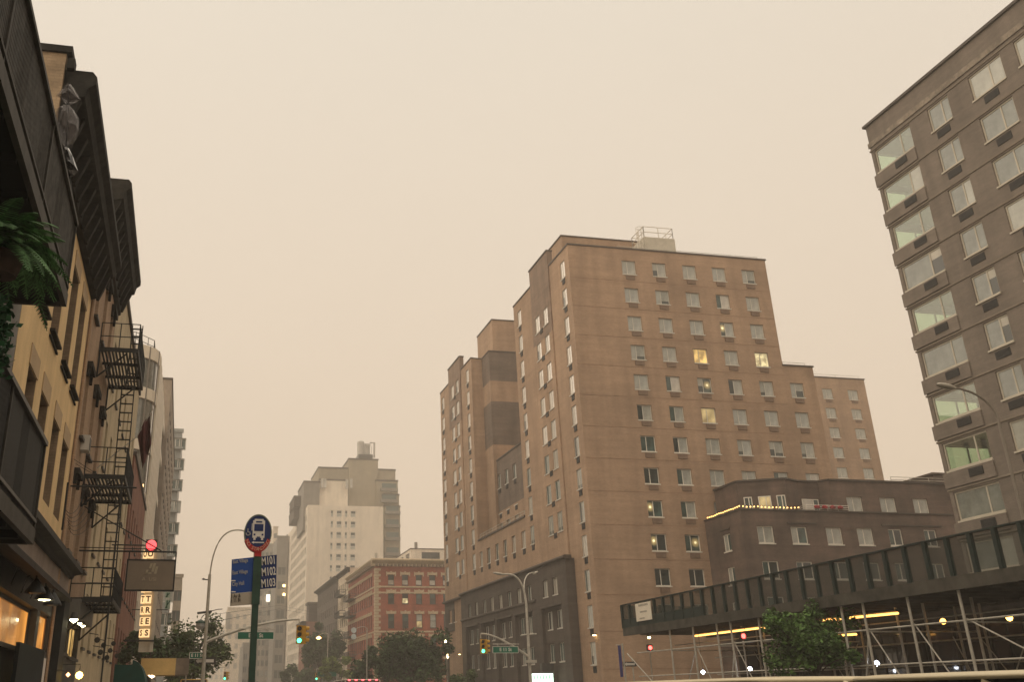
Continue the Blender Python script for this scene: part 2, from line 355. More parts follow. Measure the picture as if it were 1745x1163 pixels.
def text(body, size, loc, rot, m_, parent, name='lettering', ax='CENTER', ext=.002, sx=1.0, bold=0.):
    cu = bpy.data.curves.new(name, 'FONT'); cu.body = body; cu.size = size; cu.align_x = ax; cu.align_y = 'CENTER'; cu.extrude = ext; cu.offset = bold
    cu.materials.append(m_); cu.resolution_u = 3
    o = bpy.data.objects.new(name, cu); col.objects.link(o); o.parent = parent; o.location = Vector(loc) - wloc(parent); o.rotation_euler = rot; o.scale = (sx, 1, 1)
    WL[o.name] = Vector(loc); return o
def railing(mb, pts, z, h, r=.02, step=1.5, rails=2):
    """posts and rails along a polyline of (x, y)"""
    for (x0, y0), (x1, y1) in zip(pts[:-1], pts[1:]):
        L = math.hypot(x1-x0, y1-y0); k = max(1, round(L/step))
        for i in range(k+1):
            x, y = x0+(x1-x0)*i/k, y0+(y1-y0)*i/k
            mb.tube([(x, y, z), (x, y, z+h)], r, 5)
        for j in range(rails):
            zz = z+h*(j+1)/rails; mb.tube([(x0, y0, zz), (x1, y1, zz)], r, 5)
# ================================================================== setting: ground, road, pavements
ASPH = mat('asphalt', (.05, .05, .05), var=.2, scale=.8, bump=.4); CONC = mat('pavement_concrete', (.26, .24, .21), var=.12, scale=.7, bump=.2)
PAINT = mat('road_paint', (.7, .68, .62), var=.15, scale=3)
tag(MB().box(-380, 680, -50, 1040, -.4, 0).build('ground', mat('city_ground', (.16, .15, .13), var=.2, scale=.2)), kind='structure')
tag(MB().poly([(1.6,-45,.004),(22,-45,.004),(22,1030,.004),(1.6,1030,.004)]).build('road', ASPH), kind='structure')
tag(MB().poly([(-200,53,.008),(500,53,.008),(500,63,.008),(-200,63,.008)]).build('cross_street', ASPH), kind='structure')
rm = MB()
for x in (6.7, 11.8, 16.9):
    for i in range(60): rm.poly([(x-.06,i*9-30,.012),(x+.06,i*9-30,.012),(x+.06,i*9-27,.012),(x-.06,i*9-27,.012)])
tag(rm.build('road_markings', PAINT), kind='structure')
for a, b in ((-45, 52.6), (63.4, 1030)):
    tag(MB().box(-4.2, 1.6, a, b, 0, .14).build('pavement', CONC), kind='structure')
    tag(MB().box(22, 31.4, a, b, 0, .14).build('pavement', CONC), kind='structure')

# ================================================================== the tan apartment block
XT, YS = 31.0, 75.8
ap = thing('apartment_building', (40, 95, 0), 'tall tan brick apartment block with dark brick base and stepped roofline', 'building')
def pick(opts):
    t = rnd.random()*sum(w for _, w in opts)
    for o, w in opts:
        t -= w
        if t <= 0: return o
    return opts[-1][0]
SROW = [37.42-2.67*k for k in range(13)]
SCOL = [36.03, 38.97, 41.93, 44.87, 47.85]
lit = {(2, 3): (P_BULB, P_BLIND), (3, 2): (P_LIT, P_LIT), (3, 4): (P_LIT2, P_LIT2), (4, 2): (P_HALF1, P_BULB2), (4, 3): (P_DARK, P_BLIND2), (5, 2): (P_LITC, P_LITC),
       (5, 0): (P_DARK, P_BLIND2), (5, 1): (P_TEAL, P_BLIND), (6, 0): (P_TEAL, P_TEAL), (6, 1): (P_DARK, P_BLIND), (7, 0): (P_DARK, P_DARK), (7, 1): (P_TEAL, P_BLIND),
       (8, 0): (P_BULB, P_TEAL), (8, 1): (P_TEAL, P_BLIND), (9, 0): (P_BULB, P_DARK), (9, 1): (P_TEAL, P_BULB2), (10, 0): (P_DARK, P_DARK), (10, 1): (P_DARK, P_DARK), (11, 0): (P_DARK, P_DARK)}
w1 = MB(); ops = []
for k in range(12):
    for j, x in enumerate(SCOL): ops.append((x, x+1.32, SROW[k]-1.32, SROW[k], k, j))
wall(w1, 'S', YS, XT, 50.45, 0, 38.55, ops, .25)
ops2 = [(50.85, 52.15, SROW[k]-1.32, SROW[k], k, 5) for k in range(4, 12)]
wall(w1, 'S', YS+.004, 50.45, 53.4, 0, 28.3, ops2, .25)
w1.poly([(50.45, YS, 28.3), (50.45, 92, 28.3), (50.45, 92, 38.55), (50.45, YS, 38.55)]); w1.poly([(53.4, YS, 0), (53.4, 92, 0), (53.4, 92, 28.3), (53.4, YS, 28.3)])
for o in ops+ops2:
    k, j = o[4], o[5]
    pm = lit.get((k, j)) or (pick([(P_BLIND, 5), (P_BLIND2, 4), (P_HALF2, 1.2), (P_HALF1, .8), (P_TEAL, .4)]), pick([(P_BLIND, 5), (P_BLIND2, 4), (P_HALF2, 1.2), (P_HALF1, .8), (P_CURT, .7)]))
    low = k > 5 and j < 2
    window(ap, 'S', YS, *o[:4], 'slider', WFRAME if low else ALUM, pm, t=.06, mf=.40, rec=.12)
    grille(ap, 'S', YS, o[0]+.27, o[1]-.2, o[2]-.52, o[2]-.13, SLEEVE, .07)
# avenue front: two wings
WROW = [37.57-2.685*k for k in range(13)]
WH = 1.62
def wing_ops(cols, z_low):
    out = []
    for c0, c1, kk in cols:
        for k in range(13):
            if WROW[k]-WH > z_low and k >= kk: out.append((c0, c1, WROW[k]-WH, WROW[k], k))
    return out
right_cols = [(89.6, 90.75, 0), (76.9, 78.05, 0)]; right_bay = [(84.0, 85.3, 1), (81.7, 82.95, 1)]
left_cols = [(122.2, 123.6, 0), (109.95, 111.2, 0)]; left_bay = [(116.65, 118.05, 0), (114.35, 115.65, 0)]
PV = [((P_WHITE,), 5), ((P_CURT,), 2), ((P_CURT, P_WHITE), 2), ((P_HALF3, P_WHITE), 1)]; PVL = [((P_HALF1, P_BLIND), 2), ((P_HALF2,), 1.5), ((P_BLIND,), 3), ((P_TEAL, P_BLIND), 3), ((P_CURT,), 1), ((P_DARK, P_BLIND2), 1)]
o_r = wing_ops(right_cols, 2.0); o_l = wing_ops(left_cols, 12.4)
wall(w1, 'W', XT, YS, 80.84, 0, 38.55, [o for o in o_r if o[1] < 81], .25); wall(w1, 'W', XT, 86.1, 91.9, 0, 38.6, [o for o in o_r if o[0] > 86 and o[2] > 12.4], .25)
wall(w1, 'W', XT, 108.6, 113.5, 0, 38.45, [o for o in o_l if o[1] < 113], .25); wall(w1, 'W', XT, 119.3, 124.2, 0, 38.45, [o for o in o_l if o[0] > 119], .25)
b_r = wing_ops(right_bay, 12.4); b_l = wing_ops(left_bay, 12.4)
XB_ = XT-.12
for bo, ya, yb, zt in ((b_r, 80.84, 86.1, 40.15), (b_l, 113.5, 119.3, 40.2)):
    wall(w1, 'W', XB_, ya, yb, 0, 32.2, [o for o in bo if o[3] < 32.6], .25)
    dpm = MB(); wall(dpm, 'W', XB_, ya, yb, 32.2, zt, [o for o in bo if o[3] > 32.6], .25)
    for q in (ya, yb): w1.poly([(XB_, q, 0), (XT, q, 0), (XT, q, 32.2), (XB_, q, 32.2)]); dpm.poly([(XB_, q, 32.2), (XT+.4, q, 32.2), (XT+.4, q, zt), (XB_, q, zt)])
    dpm.poly([(XT+.4, ya, 38), (XT+.4, yb, 38), (XT+.4, yb, zt), (XT+.4, ya, zt)]); dpm.build('dark_brick_bay', BAYB, ap)
for o in [q for q in o_r if not (q[0] > 86 and q[2] < 12.4)] + b_r + o_l + b_l:
    k = o[4]; plane = XB_ if (80.8 < o[0] < 86.2 or 113 < o[0] < 119.4) else XT
    pm = pick(PV) if k < 6 else pick(PVL)  # upper storeys get whiter panes: the sky they mirror, put into colour
    if k == 9 and 81 < o[0] < 83: pm = (P_BULB, P_TEAL)
    window(ap, 'W', plane, *o[:4], 'slider', ALUM, pm, t=.045, mf=.45, rec=.05, sill=.06)
    if plane == XT: grille(ap, 'W', plane, o[0]+.12, o[1]-.38, o[2]-.6, o[2]-.14, LOUV, .04)
for ya, kk in ((83.25, 1), (115.9, 0)):                      # one louvre between each pair of bay windows
    for k in range(kk, 9): grille(ap, 'W', XB_, ya, ya+.72, WROW[k]-WH-.42, WROW[k]-WH+.02, LOUV, .04)
# middle infill below the terrace, and the set-back wall above it
mid = [(107.0, 108.2), (104.05, 105.3), (101.0, 102.3), (98.2, 99.4), (95.3, 96.55), (92.2, 93.5)]
mo = [(a, b, z-1.55, z) for a, b in mid for z in (16.0, 13.3) if z-1.55 > 11.5]
wall(w1, 'W', XT, 91.9, 108.6, 0, 17.2, [o for o in mo if o[2] > 12.3], .25)
for o in [o for o in mo if o[2] > 12.3]:
    pm = (P_TEAL, P_BULB2) if (98 < o[0] < 102.1) else pick(PVL)
    window(ap, 'W', XT, *o, 'slider', ALUM, pm, t=.05, mf=.45, rec=.12); grille(ap, 'W', XT, o[0]+.15, o[1]-.4, o[2]-.6, o[2]-.14, LOUV, .04)
XC2 = 32.6
cps = [(onX(740+q/3.421, 520+980/3.421, XC2).y) for q in (330, 377, 420, 468)]
co = [(y-.6, y+.6, z-1.5, z) for y in cps for z in (23.9, 21.2, 18.6)]
dpm = MB(); wall(dpm, 'W', XC2, 91.9, 107.4, 19.9, 25.45, [o for o in co if o[2] > 19.9], .2); dpm.build('dark_brick_wall', DKB2, ap)
wall(w1, 'W', XC2, 91.9, 107.4, 17, 19.9, [o for o in co if o[3] < 19.9], .2)
for o in co: window(ap, 'W', XC2, *o, 'slider', ALUM, pick(PVL), t=.05, mf=.45, rec=.1); 
for y in cps: grille(ap, 'W', XC2, y-.4, y+.3, 23.9-2.05, 23.9-1.6, LOUV, .04); grille(ap, 'W', XC2, y-.4, y+.3, 21.2-2.05, 21.2-1.6, LOUV, .04)
w1.poly([(XC2, 91.9, 25.45), (45, 91.9, 25.45), (45, 107.4, 25.45), (XC2, 107.4, 25.45)])
# side walls of the court, tan and dark in turn
w1.poly([(XT, 108.62, 16.5), (32.3, 108.62, 16.5), (32.3, 108.62, 38.4), (XT, 108.62, 38.4)])
zb = [17.0, onY(840, 758, 105.5).z, onY(838, 684, 105.5).z, onY(834, 649, 105.5).z, 38.35]
for i, mbx in enumerate((w1, MB(), w1, MB())):
    mbx.poly([(32.3, 105.5, zb[i]), (46, 105.5, zb[i]), (46, 105.5, zb[i+1]), (32.3, 105.5, zb[i+1])])
    mbx.poly([(32.3, 108.62, zb[i]), (32.3, 105.5, zb[i]), (32.3, 105.5, zb[i+1]), (32.3, 108.62, zb[i+1])])
    if i % 2: mbx.build('dark_brick_band', DKB2, ap)
w1.poly([(XT, 91.9, 17), (46, 91.9, 17), (46, 91.9, 38.6), (XT, 91.9, 38.6)])
w1.poly([(XT, 124.2, 0), (46, 124.2, 0), (46, 124.2, 38.4), (XT, 124.2, 38.4)])
# penthouses and the walls behind the parapets
for x0, x1, y0, y1, zt in ((33, 42.1, 82.15, 90, 42.5), (33, 40, 106.05, 112.5, 42.5)):
    wall(w1, 'S', y0, x0, x1, 38, zt); wall(w1, 'W', x0, y0, y1, 38, zt); w1.poly([(x1, y0, 38), (x1, y1, 38), (x1, y1, zt), (x1, y0, zt)]); w1.poly([(x0, y0, zt-.05), (x1, y0, zt-.05), (x1, y1, zt-.05), (x0, y1, zt-.05)])
w1.build('wall', TAN, ap)
MB().poly([(XT+.2, YS+.2, 38), (50.3, YS+.2, 38), (50.3, 91.7, 38), (XT+.2, 91.7, 38)]).poly([(XT+.2, 108.8, 38), (46, 108.8, 38), (46, 124, 38), (XT+.2, 124, 38)]).poly([(XT+.2, 92, 17), (XC2, 92, 17), (XC2, 108.5, 17), (XT+.2, 108.5, 17)]).poly([(50.45, 76, 28), (53.2, 76, 28), (53.2, 92, 28), (50.45, 92, 28)]).build('roof', TARROOF, ap)
cp = MB()
cp.box(XT-.08, 50.55, YS-.08, YS+.3, 38.55, 38.68).box(50.4, 53.5, YS-.08, YS+.3, 28.3, 28.42).box(XT-.08, XT+.3, YS+.3, 80.8, 38.55, 38.68).box(XT-.08, XT+.3, 86.15, 91.9, 38.6, 38.72)
cp.box(XT-.08, XT+.3, 108.6, 113.45, 38.45, 38.57).box(XT-.08, XT+.3, 119.35, 124.2, 38.45, 38.57).box(XB_-.08, XT+.45, 80.8, 86.15, 40.15, 40.28).box(XB_-.08, XT+.45, 113.45, 119.35, 40.2, 40.33)
cp.box(XT+.3, 32.3, 108.55, 108.9, 38.4, 38.52).box(32.22, 32.6, 105.42, 108.5, 38.35, 38.48).box(32.6, 46, 105.42, 105.7, 38.35, 38.48).box(XC2-.08, XC2+.25, 91.95, 105.4, 25.45, 25.6)
cp.box(32.92, 42.2, 82.07, 82.4, 42.5, 42.62).box(32.92, 33.2, 82.4, 90, 42.5, 42.62).box(32.92, 40.1, 105.97, 106.3, 42.5, 42.62).box(32.92, 33.2, 106.3, 112.5, 42.5, 42.62)
cp.box(XT-.1, XT+.2, 91.95, 108.5, 17.2, 17.36)
cp.build('coping', COPE, ap)
jt = MB()                                                     # slab lines between the storeys
for k in range(13):
    z = SROW[k]-2.02
    jt.box(XT+.02, 50.4, YS-.012, YS-.002, z-.025, z+.025)
jt.build('slab_line', mat('slab_line', (.25, .155, .10), var=.25, scale=2), ap)
# terrace and roof rails
for pts_, z_, h_, st, nr in (([(XT+.1, 92.3), (XT+.1, 108)], 17.36, .5, 1.2, 2), ([(36, YS+.5), (50, YS+.5)], 38.6, .45, 3, 1), ([(50.8, YS+.5), (53, YS+.5)], 28.4, .4, 1.5, 1)):
    rl = MB(); railing(rl, pts_, z_, h_, .025, st, nr); rl.build('railing', GALV, ap)
bh = MB().box(39.1, 42.2, YS+1.2, YS+4, 38, 40.6); bh.build('roof_bulkhead', mat('pale_grey_stucco', (.5, .46, .38), var=.08), ap)
cg = MB(); railing(cg, [(39.2, YS+1.3), (42.1, YS+1.3), (42.1, YS+3.9), (39.2, YS+3.9), (39.2, YS+1.3)], 40.6, 1.1, .035, 1.5, 2)
for a in range(9):
    th = a*math.pi/4; cg.tube([(38.9+.35*math.cos(th), YS+1.5+.35*math.sin(th), 38.6), (38.9+.35*math.cos(th), YS+1.5+.35*math.sin(th), 41.6)], .02, 4)
for z in (39.4, 40.2, 41, 41.6): cg.tube([(38.9+.35*math.cos(a*math.pi/4), YS+1.5+.35*math.sin(a*math.pi/4), z) for a in range(9)], .02, 4)
cg.tube([(38.6, YS+1.3, 38.8), (39.2, YS+1.3, 40.3)], .03, 4); cg.build('ladder_cage', mat('pale_rail', (.6, .55, .46), rough=.5), ap)
# ---- dark brick base on the avenue
XD = 30.2; sc = XD/31.0
base = MB()
uw = [(113.74,112.6),(110.79,109.7),(107.65,106.5),(104.85,103.6),(101.88,100.6),(98.85,97.6),(95.75,94.4),(92.67,91.4),(88.17,86.87),(85.62,84.35)]
uw = [(b*sc, a*sc) for a, b in uw]; bays = [(109.8,114.9),(103.6,108.8),(97.8,102.9),(91.55,96.8),(83.75,89.0)]; bays = [(a*sc, b*sc) for a, b in bays]
Z9 = lambda z: (z-1.7)*sc+1.7
bo = [(a, b, Z9(9.54), Z9(10.95)) for a, b in uw] + [(a, b, .15, Z9(8.63)) for a, b in bays]
wall(base, 'W', XD, 80.0, 116.7*sc+.1, 0, Z9(12.25), bo, .3)
base.poly([(XD, 80.0, 0), (XT, 80.0, 0), (XT, 80.0, Z9(12.2)), (XD, 80.0, Z9(12.2))]); base.poly([(XD, 113.7, 0), (XT-.15, 113.7, 0), (XT-.15, 113.7, 12), (XD, 113.7, 12)])
base.poly([(XD, 80, 11.95), (XT, 80, 11.95), (XT, 113.7, 11.95), (XD, 113.7, 11.95)])
lw = []
for a, b in bays:
    m_ = (a+b)/2
    for c in (a+.28*(b-a), a+.74*(b-a)):
        for zt in (8.30, 5.66): lw.append((c-.62, c+.62, Z9(zt)-1.42, Z9(zt)))
wall(base, 'W', XD+.3, 80.4, 113.2, 0, 8.7, lw, .2)
eb = [(120.74, 122.1, 9.54, 10.95), (118.44, 119.78, 9.54, 10.95)]
wall(base, 'W', XT-.1, 113.5, 124.2, 0, 12.2, eb+[(117.9, 122.9, .15, 8.6)], .3); wall(base, 'W', XT+.2, 117.5, 123.2, 0, 8.7, [(118.5, 119.7, 6.9, 8.3), (120.8, 122.0, 6.9, 8.3), (118.5, 119.7, 4.2, 5.6), (120.8, 122.0, 4.2, 5.6)], .2)
base.build('base_wall', DKB, ap)
for a, b in uw: window(ap, 'W', XD, a, b, Z9(9.54), Z9(10.95), 'slider', ALUM, pick([((P_BLIND2, P_CURT), 3), ((P_CURT,), 2), ((P_TEAL, P_BLIND2), 2)]), t=.05, mf=.5, rec=.12)
for o in lw: window(ap, 'W', XD+.3, *o, 'slider', ALUM, pick([((P_DARK, P_BLIND), 3), ((P_TEAL,), 2), ((P_BLIND2, P_TEAL), 2)]), t=.05, mf=.5, rec=.08)
for o in eb: window(ap, 'W', XT-.1, *o, 'slider', ALUM, (P_TEAL, P_BLIND), t=.05, mf=.5, rec=.12)
for c in (118.5, 120.8):
    for z in (6.9, 4.2): window(ap, 'W', XT+.2, c, c+1.2, z, z+1.4, 'slider', ALUM, (P_TEAL, P_BLIND), t=.05, mf=.5, rec=.08)
bc = MB(); fr = lambda c, d, z: pt('W', XD, c, d, z)
bc.extr([(-.25, 12.0), (-.25, 12.12), (-.1, 12.2), (.5, 12.2), (.5, 11.9), (-.06, 11.9)], 79.8, 113.9, fr)
bc.extr([(-.12, 9.22), (-.12, 9.36), (.02, 9.42), (.02, 9.16)], 88.0, 113.8, fr); bc.extr([(-.35, 11.95), (-.35, 12.08), (0, 12.12), (0, 11.85)], 113.95, 124.2, lambda c, d, z: pt('W', XT-.1, c, d, z))
for a, b in bays: bc.box(XD-.08, XD-.004, a-.1, b+.1, Z9(8.63)+.02, Z9(8.63)+.16)
bc.build('base_cornice', COPE, ap)
for (u, v) in ((864, 1095), (785, 1116)):                     # wall lamps on the dark base
    q = onX(u, v, XD); wl_ = MB().box(XD-.28, XD-.01, q.y-.12, q.y+.12, q.z, q.z+.1).build('wall_lamp', DARKM, ap)
    MB().box(XD-.22, XD-.05, q.y-.09, q.y+.09, q.z-.05, q.z-.004).build('lamp_lens', lamp('sodium_lens', (1, .72, .3), 9), wl_)
q = onX(1016, 1083, XT); wl_ = MB().box(XT-.3, XT-.01, q.y-.12, q.y+.12, q.z, q.z+.1).build('wall_lamp', DARKM, ap)
MB().box(XT-.26, XT-.05, q.y-.1, q.y+.1, q.z-.06, q.z-.004).build('lamp_lens', lamp('sodium_lens', (1, .72, .3), 9), wl_)

# ================================================================== rear block of the same estate
rb = thing('apartment_building', (82, 118, 0), 'hazy tan rear block with two columns of small windows behind the stepped tower', 'building')
k15 = 115.6/75.8
xa, xb, zt = onY(1388, 645, 115.6).x, onY(1472, 648, 115.6).x, onY(1472, 648, 115.6).z
rw = MB(); ro = [(x*k15, x*k15+1.5, zz-1.38, zz) for x in (53.95, 56.5) for zz in [zt-1.55-2.68*i for i in range(9)]]
wall(rw, 'S', 115.6, xa-8, xb, 0, zt, ro, .2); rw.poly([(xb, 115.6, 0), (xb, 128, 0), (xb, 128, zt), (xb, 115.6, zt)]); rw.poly([(xa-8, 115.6, zt), (xb, 115.6, zt), (xb, 128, zt), (xa-8, 128, zt)])
rw.build('wall', TAN, rb); MB().box(xa-8, xb+.1, 115.5, 115.9, zt, zt+.15).build('coping', COPE, rb)
for o in ro: window(rb, 'S', 115.6, *o, 'slider', ALUM, pick([((P_BLIND,), 2), ((P_BLIND2,), 2)]), mf=.4); grille(rb, 'S', 115.6, o[0]+.3, o[1]-.25, o[2]-.5, o[2]-.12, SLEEVE)
rr_ = MB(); railing(rr_, [(xa, 116), (xb-.5, 116)], zt+.1, .5, .03, 3, 1); rr_.build('railing', GALV, rb)

# ================================================================== low brown brick wing with terraces
YL, XLW = 70.1, 40.9; kL = YL/57.0; ZL = lambda z: (z-1.7)*kL+1.7
lwg = thing('terraced_building', (52, 73, 0), 'low brown brick wing with roof terraces and a string of lights on its parapet', 'building')
lb = MB(); TZ = 14.45
scols = [(42.1, 43.45), (44.95, 46.3), (47.95, 49.3), (50.65, 52.0), (53.4, 54.6), (56.6, 57.7), (60, 61.3), (63, 64.3)]
so = [(a, b, z-1.28, z, i, r) for r, z in enumerate((13.28, 10.7, 8.13, 5.56)) for i, (a, b) in enumerate(scols)]
wall(lb, 'S', YL, XLW, 72, 0, TZ, so, .22)
wo_ = [(72.1, 73.25, z-1.3, z) for z in (13.0, 10.5, 7.95)]
wall(lb, 'W', XLW, YL, YS, 0, TZ, wo_, .22)
pa = [(42.1, YS), (42.1, 72.1), (45.25, 70.35), (46.85, 71.15), (48.65, 71.1), (49.05, 70.3), (72, 70.3)]
ZU = 16.95
usouth = [(50.4, 51.75), (53.35, 54.75), (56.35, 57.7), (60, 61.3)]
for i in range(len(pa)-2):
    (x0, y0), (x1, y1) = pa[i], pa[i+1]; lb.poly([(x0, y0, TZ-.3), (x1, y1, TZ-.3), (x1, y1, ZU), (x0, y0, ZU)])
uo = [(a, b, 14.5, 15.75) for a, b in usouth]; wall(lb, 'S', 70.3, 49.05, 72, TZ-.3, ZU, uo, .2)
lb.poly([(72, YL, 0), (72, 80, 0), (72, 80, ZU), (72, YL, ZU)])
lb.build('wall', LOWB, lwg)
MB().poly([(p[0], p[1], ZU-.15) for p in pa]+[(72, YS, ZU-.15)]).poly([(XLW+.1, YL+.1, TZ-.2), (72, YL+.1, TZ-.2), (72, YS, TZ-.2), (XLW+.1, YS, TZ-.2)]).build('roof', TARROOF, lwg)
lc = MB()
for i in range(len(pa)-1):
    (x0, y0), (x1, y1) = pa[i], pa[i+1]; dx, dy = x1-x0, y1-y0; L = math.hypot(dx, dy); nx, ny = dy/L, -dx/L; nx, ny = (nx, ny) if ny <= 0 and i else (-1, 0)
    lc.prism([(x0+nx*.12, y0+ny*.12), (x1+nx*.12, y1+ny*.12), (x1-nx*.2, y1-ny*.2), (x0-nx*.2, y0-ny*.2)], ZU+.002*i, ZU+.14+.002*i)
lc.box(XLW-.1, 72, YL-.1, YL+.15, TZ, TZ+.11).box(XLW-.1, XLW+.15, YL+.16, YS-.05, TZ, TZ+.11)
lc.build('coping', COPE, lwg)
for o in so:
    i, r = o[4], o[5]
    pm = (P_BLIND, P_BLIND2) if (r == 0 and i in (0, 2, 3)) else (P_TEAL, P_DARK) if r > 0 or i > 3 else (P_BLIND2, P_TEAL)
    window(lwg, 'S', YL, *o[:4], 'slider', WFRAME, pm, t=.08, mf=.42, rec=.09, sill=.06)
for o in wo_: window(lwg, 'W', XLW, *o, 'slider', WFRAME, (P_BLIND2, P_TEAL), t=.08, mf=.5, rec=.09, sill=.06)
for a, b in usouth: window(lwg, 'S', 70.3, a, b, 14.5, 15.75, 'slider', WFRAME, (P_BLIND, P_BLIND2), t=.07, mf=.42, rec=.09)
# windows and door on the slanted terrace front
ang = math.atan2(70.35-72.1, 45.25-42.1)
for s, w, pm, fm in ((.10, .62, (P_DARK, P_TEAL), WFRAME), (.40, .95, (P_LITC, P_LITC), WFRAME), (.78, .65, (P_TEAL,), WFRAME)):
    x, y = 42.1+s*3.15, 72.1-s*1.75
    o = inst('window', frame_mesh(w, 1.15, 'slider', fm, .07, .6, -.05, 0), lwg, (x, y, 14.6), ang)
    for a, b, pm_ in ((.07, w*.6-.035, pm[0]), (w*.6+.035, w-.07, pm[-1])):
        p = bpy.data.objects.new('pane', pane_mesh(a, b, .07, 1.08, -.02, pm_)); col.objects.link(p); p.parent = o
window(lwg, 'S', 71.08, 46.95, 48.4, 14.4, 15.6, 'slider', WFRAME, (P_CURT, P_TEAL), mf=.68, rec=-.03, sill=0)
for a, b in ((44.7, 47.2), (52.9, 58.3)): MB().box(a, b, YL-.09, YL-.004, 13.5, 13.62).build('window_head', COPE, lwg)   # heads standing a little proud
MB().box(XLW-.09, XLW-.004, 71.9, 73.5, 13.3, 13.42).build('window_head', COPE, lwg)
tr = MB(); railing(tr, [(46.6, YL+.02), (50.3, YL+.02)], TZ+.1, .42, .025, .9, 3); railing(tr, [(46.6, YL), (46.6, 71)], TZ+.1, .42, .025, .9, 3); tr.build('terrace_rail', mat('white_rail', (.65, .6, .53), rough=.5), lwg)
for i in range(4): MB().lathe([(.02, -.12), (.15, -.1), (.18, .05), (.1, .14), (.01, .16)], (47.5+i*.68, YL-.06, TZ+.36), 10, sx=1.5, sy=.7).build('flower_box', mat('red_flowers', (.26, .03, .035), var=.5, scale=9), lwg)
rr_ = MB(); railing(rr_, [(55, 70.6), (62, 70.6)], ZU+.1, .45, .025, 2, 2); rr_.build('railing', GALV, lwg)
MB().box(59.5, 66, 71.2, 75, ZU-.1, 17.95).box(59.35, 66, 71.05, 75, 17.96, 18.1).build('roof_bulkhead', LOWB, lwg)
sl = thing('string_lights', (43, 71, TZ), 'string of small warm bulbs along the terrace parapet of the low brown wing', 'string lights')
path = [Vector((XLW-.02, 75.2, TZ+.28)), Vector((XLW-.02, YL, TZ+.34)), Vector((45.9, YL-.02, TZ+.34)), Vector((46.15, YL+.15, TZ-.25))]
wire = MB(); bulbs = []
for p, q in zip(path[:-1], path[1:]):
    L = (q-p).length; k = max(2, round(L/.31)); seg = [p+(q-p)*(i/k)+Vector((0, 0, -.03*math.sin(math.pi*((i*3) % k)/k))) for i in range(k+1)]
    wire.tube(seg, .012, 4); bulbs += seg[:-1]
wire.build('wire', BLACKM, sl)
bmesh_ = MB().lathe([(.001, -.055), (.04, -.035), (.05, 0), (.035, .04), (.001, .06)], (0, 0, 0), 8).mesh('bulb', lamp('warm_bulb', (1, .5, .12), 3.2))
for b in bulbs: inst('bulb', bmesh_, sl, b-Vector((0, 0, .05+rnd.random()*.03)))

# ================================================================== grey-brown tower with corner windows, set back above the shops
XG = 40.0; kG = XG/31.0; ZG = lambda z: (z-1.7)*kG+1.7; YG = 36.38*kG
gt = thing('apartment_tower', (48, 38, 0), 'grey-brown brick tower with pale green corner windows above the shops', 'building')
gw = MB(); ROWT = [ZG(25.62)-2.646*k for k in range(11)]; HW = 1.5
gc = [(33.6*kG, 36.17*kG), (31.08*kG, 32.4*kG), (27.98*kG, 29.82*kG), (25.2*kG, 27.25*kG), (22.3*kG, 24.3*kG)]
go_ = [(a, b, z-HW, z, i, k) for k, z in enumerate(ROWT) for i, (a, b) in enumerate(gc)]
ZGT = ZG(27.05)
wall(gw, 'W', XG, 10, YG, 4.5, ZGT, go_, .22)
no_ = [(40.3, 43.2, z-HW, z) for z in ROWT]
P_ = lambda c, d, z: (c, YG-d, z)
cs = [40, 40.3, 43.2, 60]; zs = sorted({4.5, ZGT, *[o[2] for o in no_], *[o[3] for o in no_]})
for i in range(len(zs)-1):
    for j in range(3):
        if not (j == 1 and any(o[2] <= (zs[i]+zs[i+1])/2 <= o[3] for o in no_)): gw.poly([(cs[j], YG, zs[i]), (cs[j+1], YG, zs[i]), (cs[j+1], YG, zs[i+1]), (cs[j], YG, zs[i+1])])
gw.poly([(XG, 10, ZGT-.2), (60, 10, ZGT-.2), (60, YG, ZGT-.2), (XG, YG, ZGT-.2)])
gw.build('wall', GREYB, gt)
rm_ = MB()                                                    # the corner rooms behind the clear glass
for z in ROWT:
    rm_.box(XG+.25, 44.6, 43.0, YG-.25, z-HW-.75, z-HW-.45).poly([(XG+.25, 43.0, z-HW-.4), (44.6, 43.0, z-HW-.4), (44.6, 43.0, z+.35), (XG+.25, 43.0, z+.35)]).poly([(44.6, 43.0, z-HW-.4), (44.6, YG, z-HW-.4), (44.6, YG, z+.35), (44.6, 43.0, z+.35)])
rm_.build('room', ROOM, gt)
bd = MB(); fg = lambda c, d, z: pt('W', XG, c, d, z)
for k, z in enumerate(ROWT):
    bd.extr([(-.06, z+.1), (-.06, z+.17), (.0, z+.2), (.0, z+.07)], 10, YG+.06, fg)
bd.build('ledge', mat('ledge_brick', (.21, .175, .135), var=.1, brick=BR), gt)
sp_ = MB()
for k, z in enumerate(ROWT): sp_.box(XG-.09, XG-.004, 33.55*kG, YG+.09, z-HW-.9, z-HW-.11)
sp_.build('corner_spandrel', GREYB, gt)
MB().box(XG-.07, XG-.004, 10, YG+.07, ZG(25.9), ZG(26.16)).build('stone_band', mat('pale_band', (.255, .215, .17), var=.3, scale=2.5, streak=.4), gt)
MB().box(XG-.14, XG+.3, 10, YG+.14, ZGT+.004, ZGT+.16).build('coping', COPE, gt)
CLEAR = clearglass('clear_green_glass', (.82, .90, .80))
GF = mat('bronze_white_frame', (.46, .42, .34), rough=.5, var=.08, bump=0)
see = {0, 2, 4, 6, 7, 1}
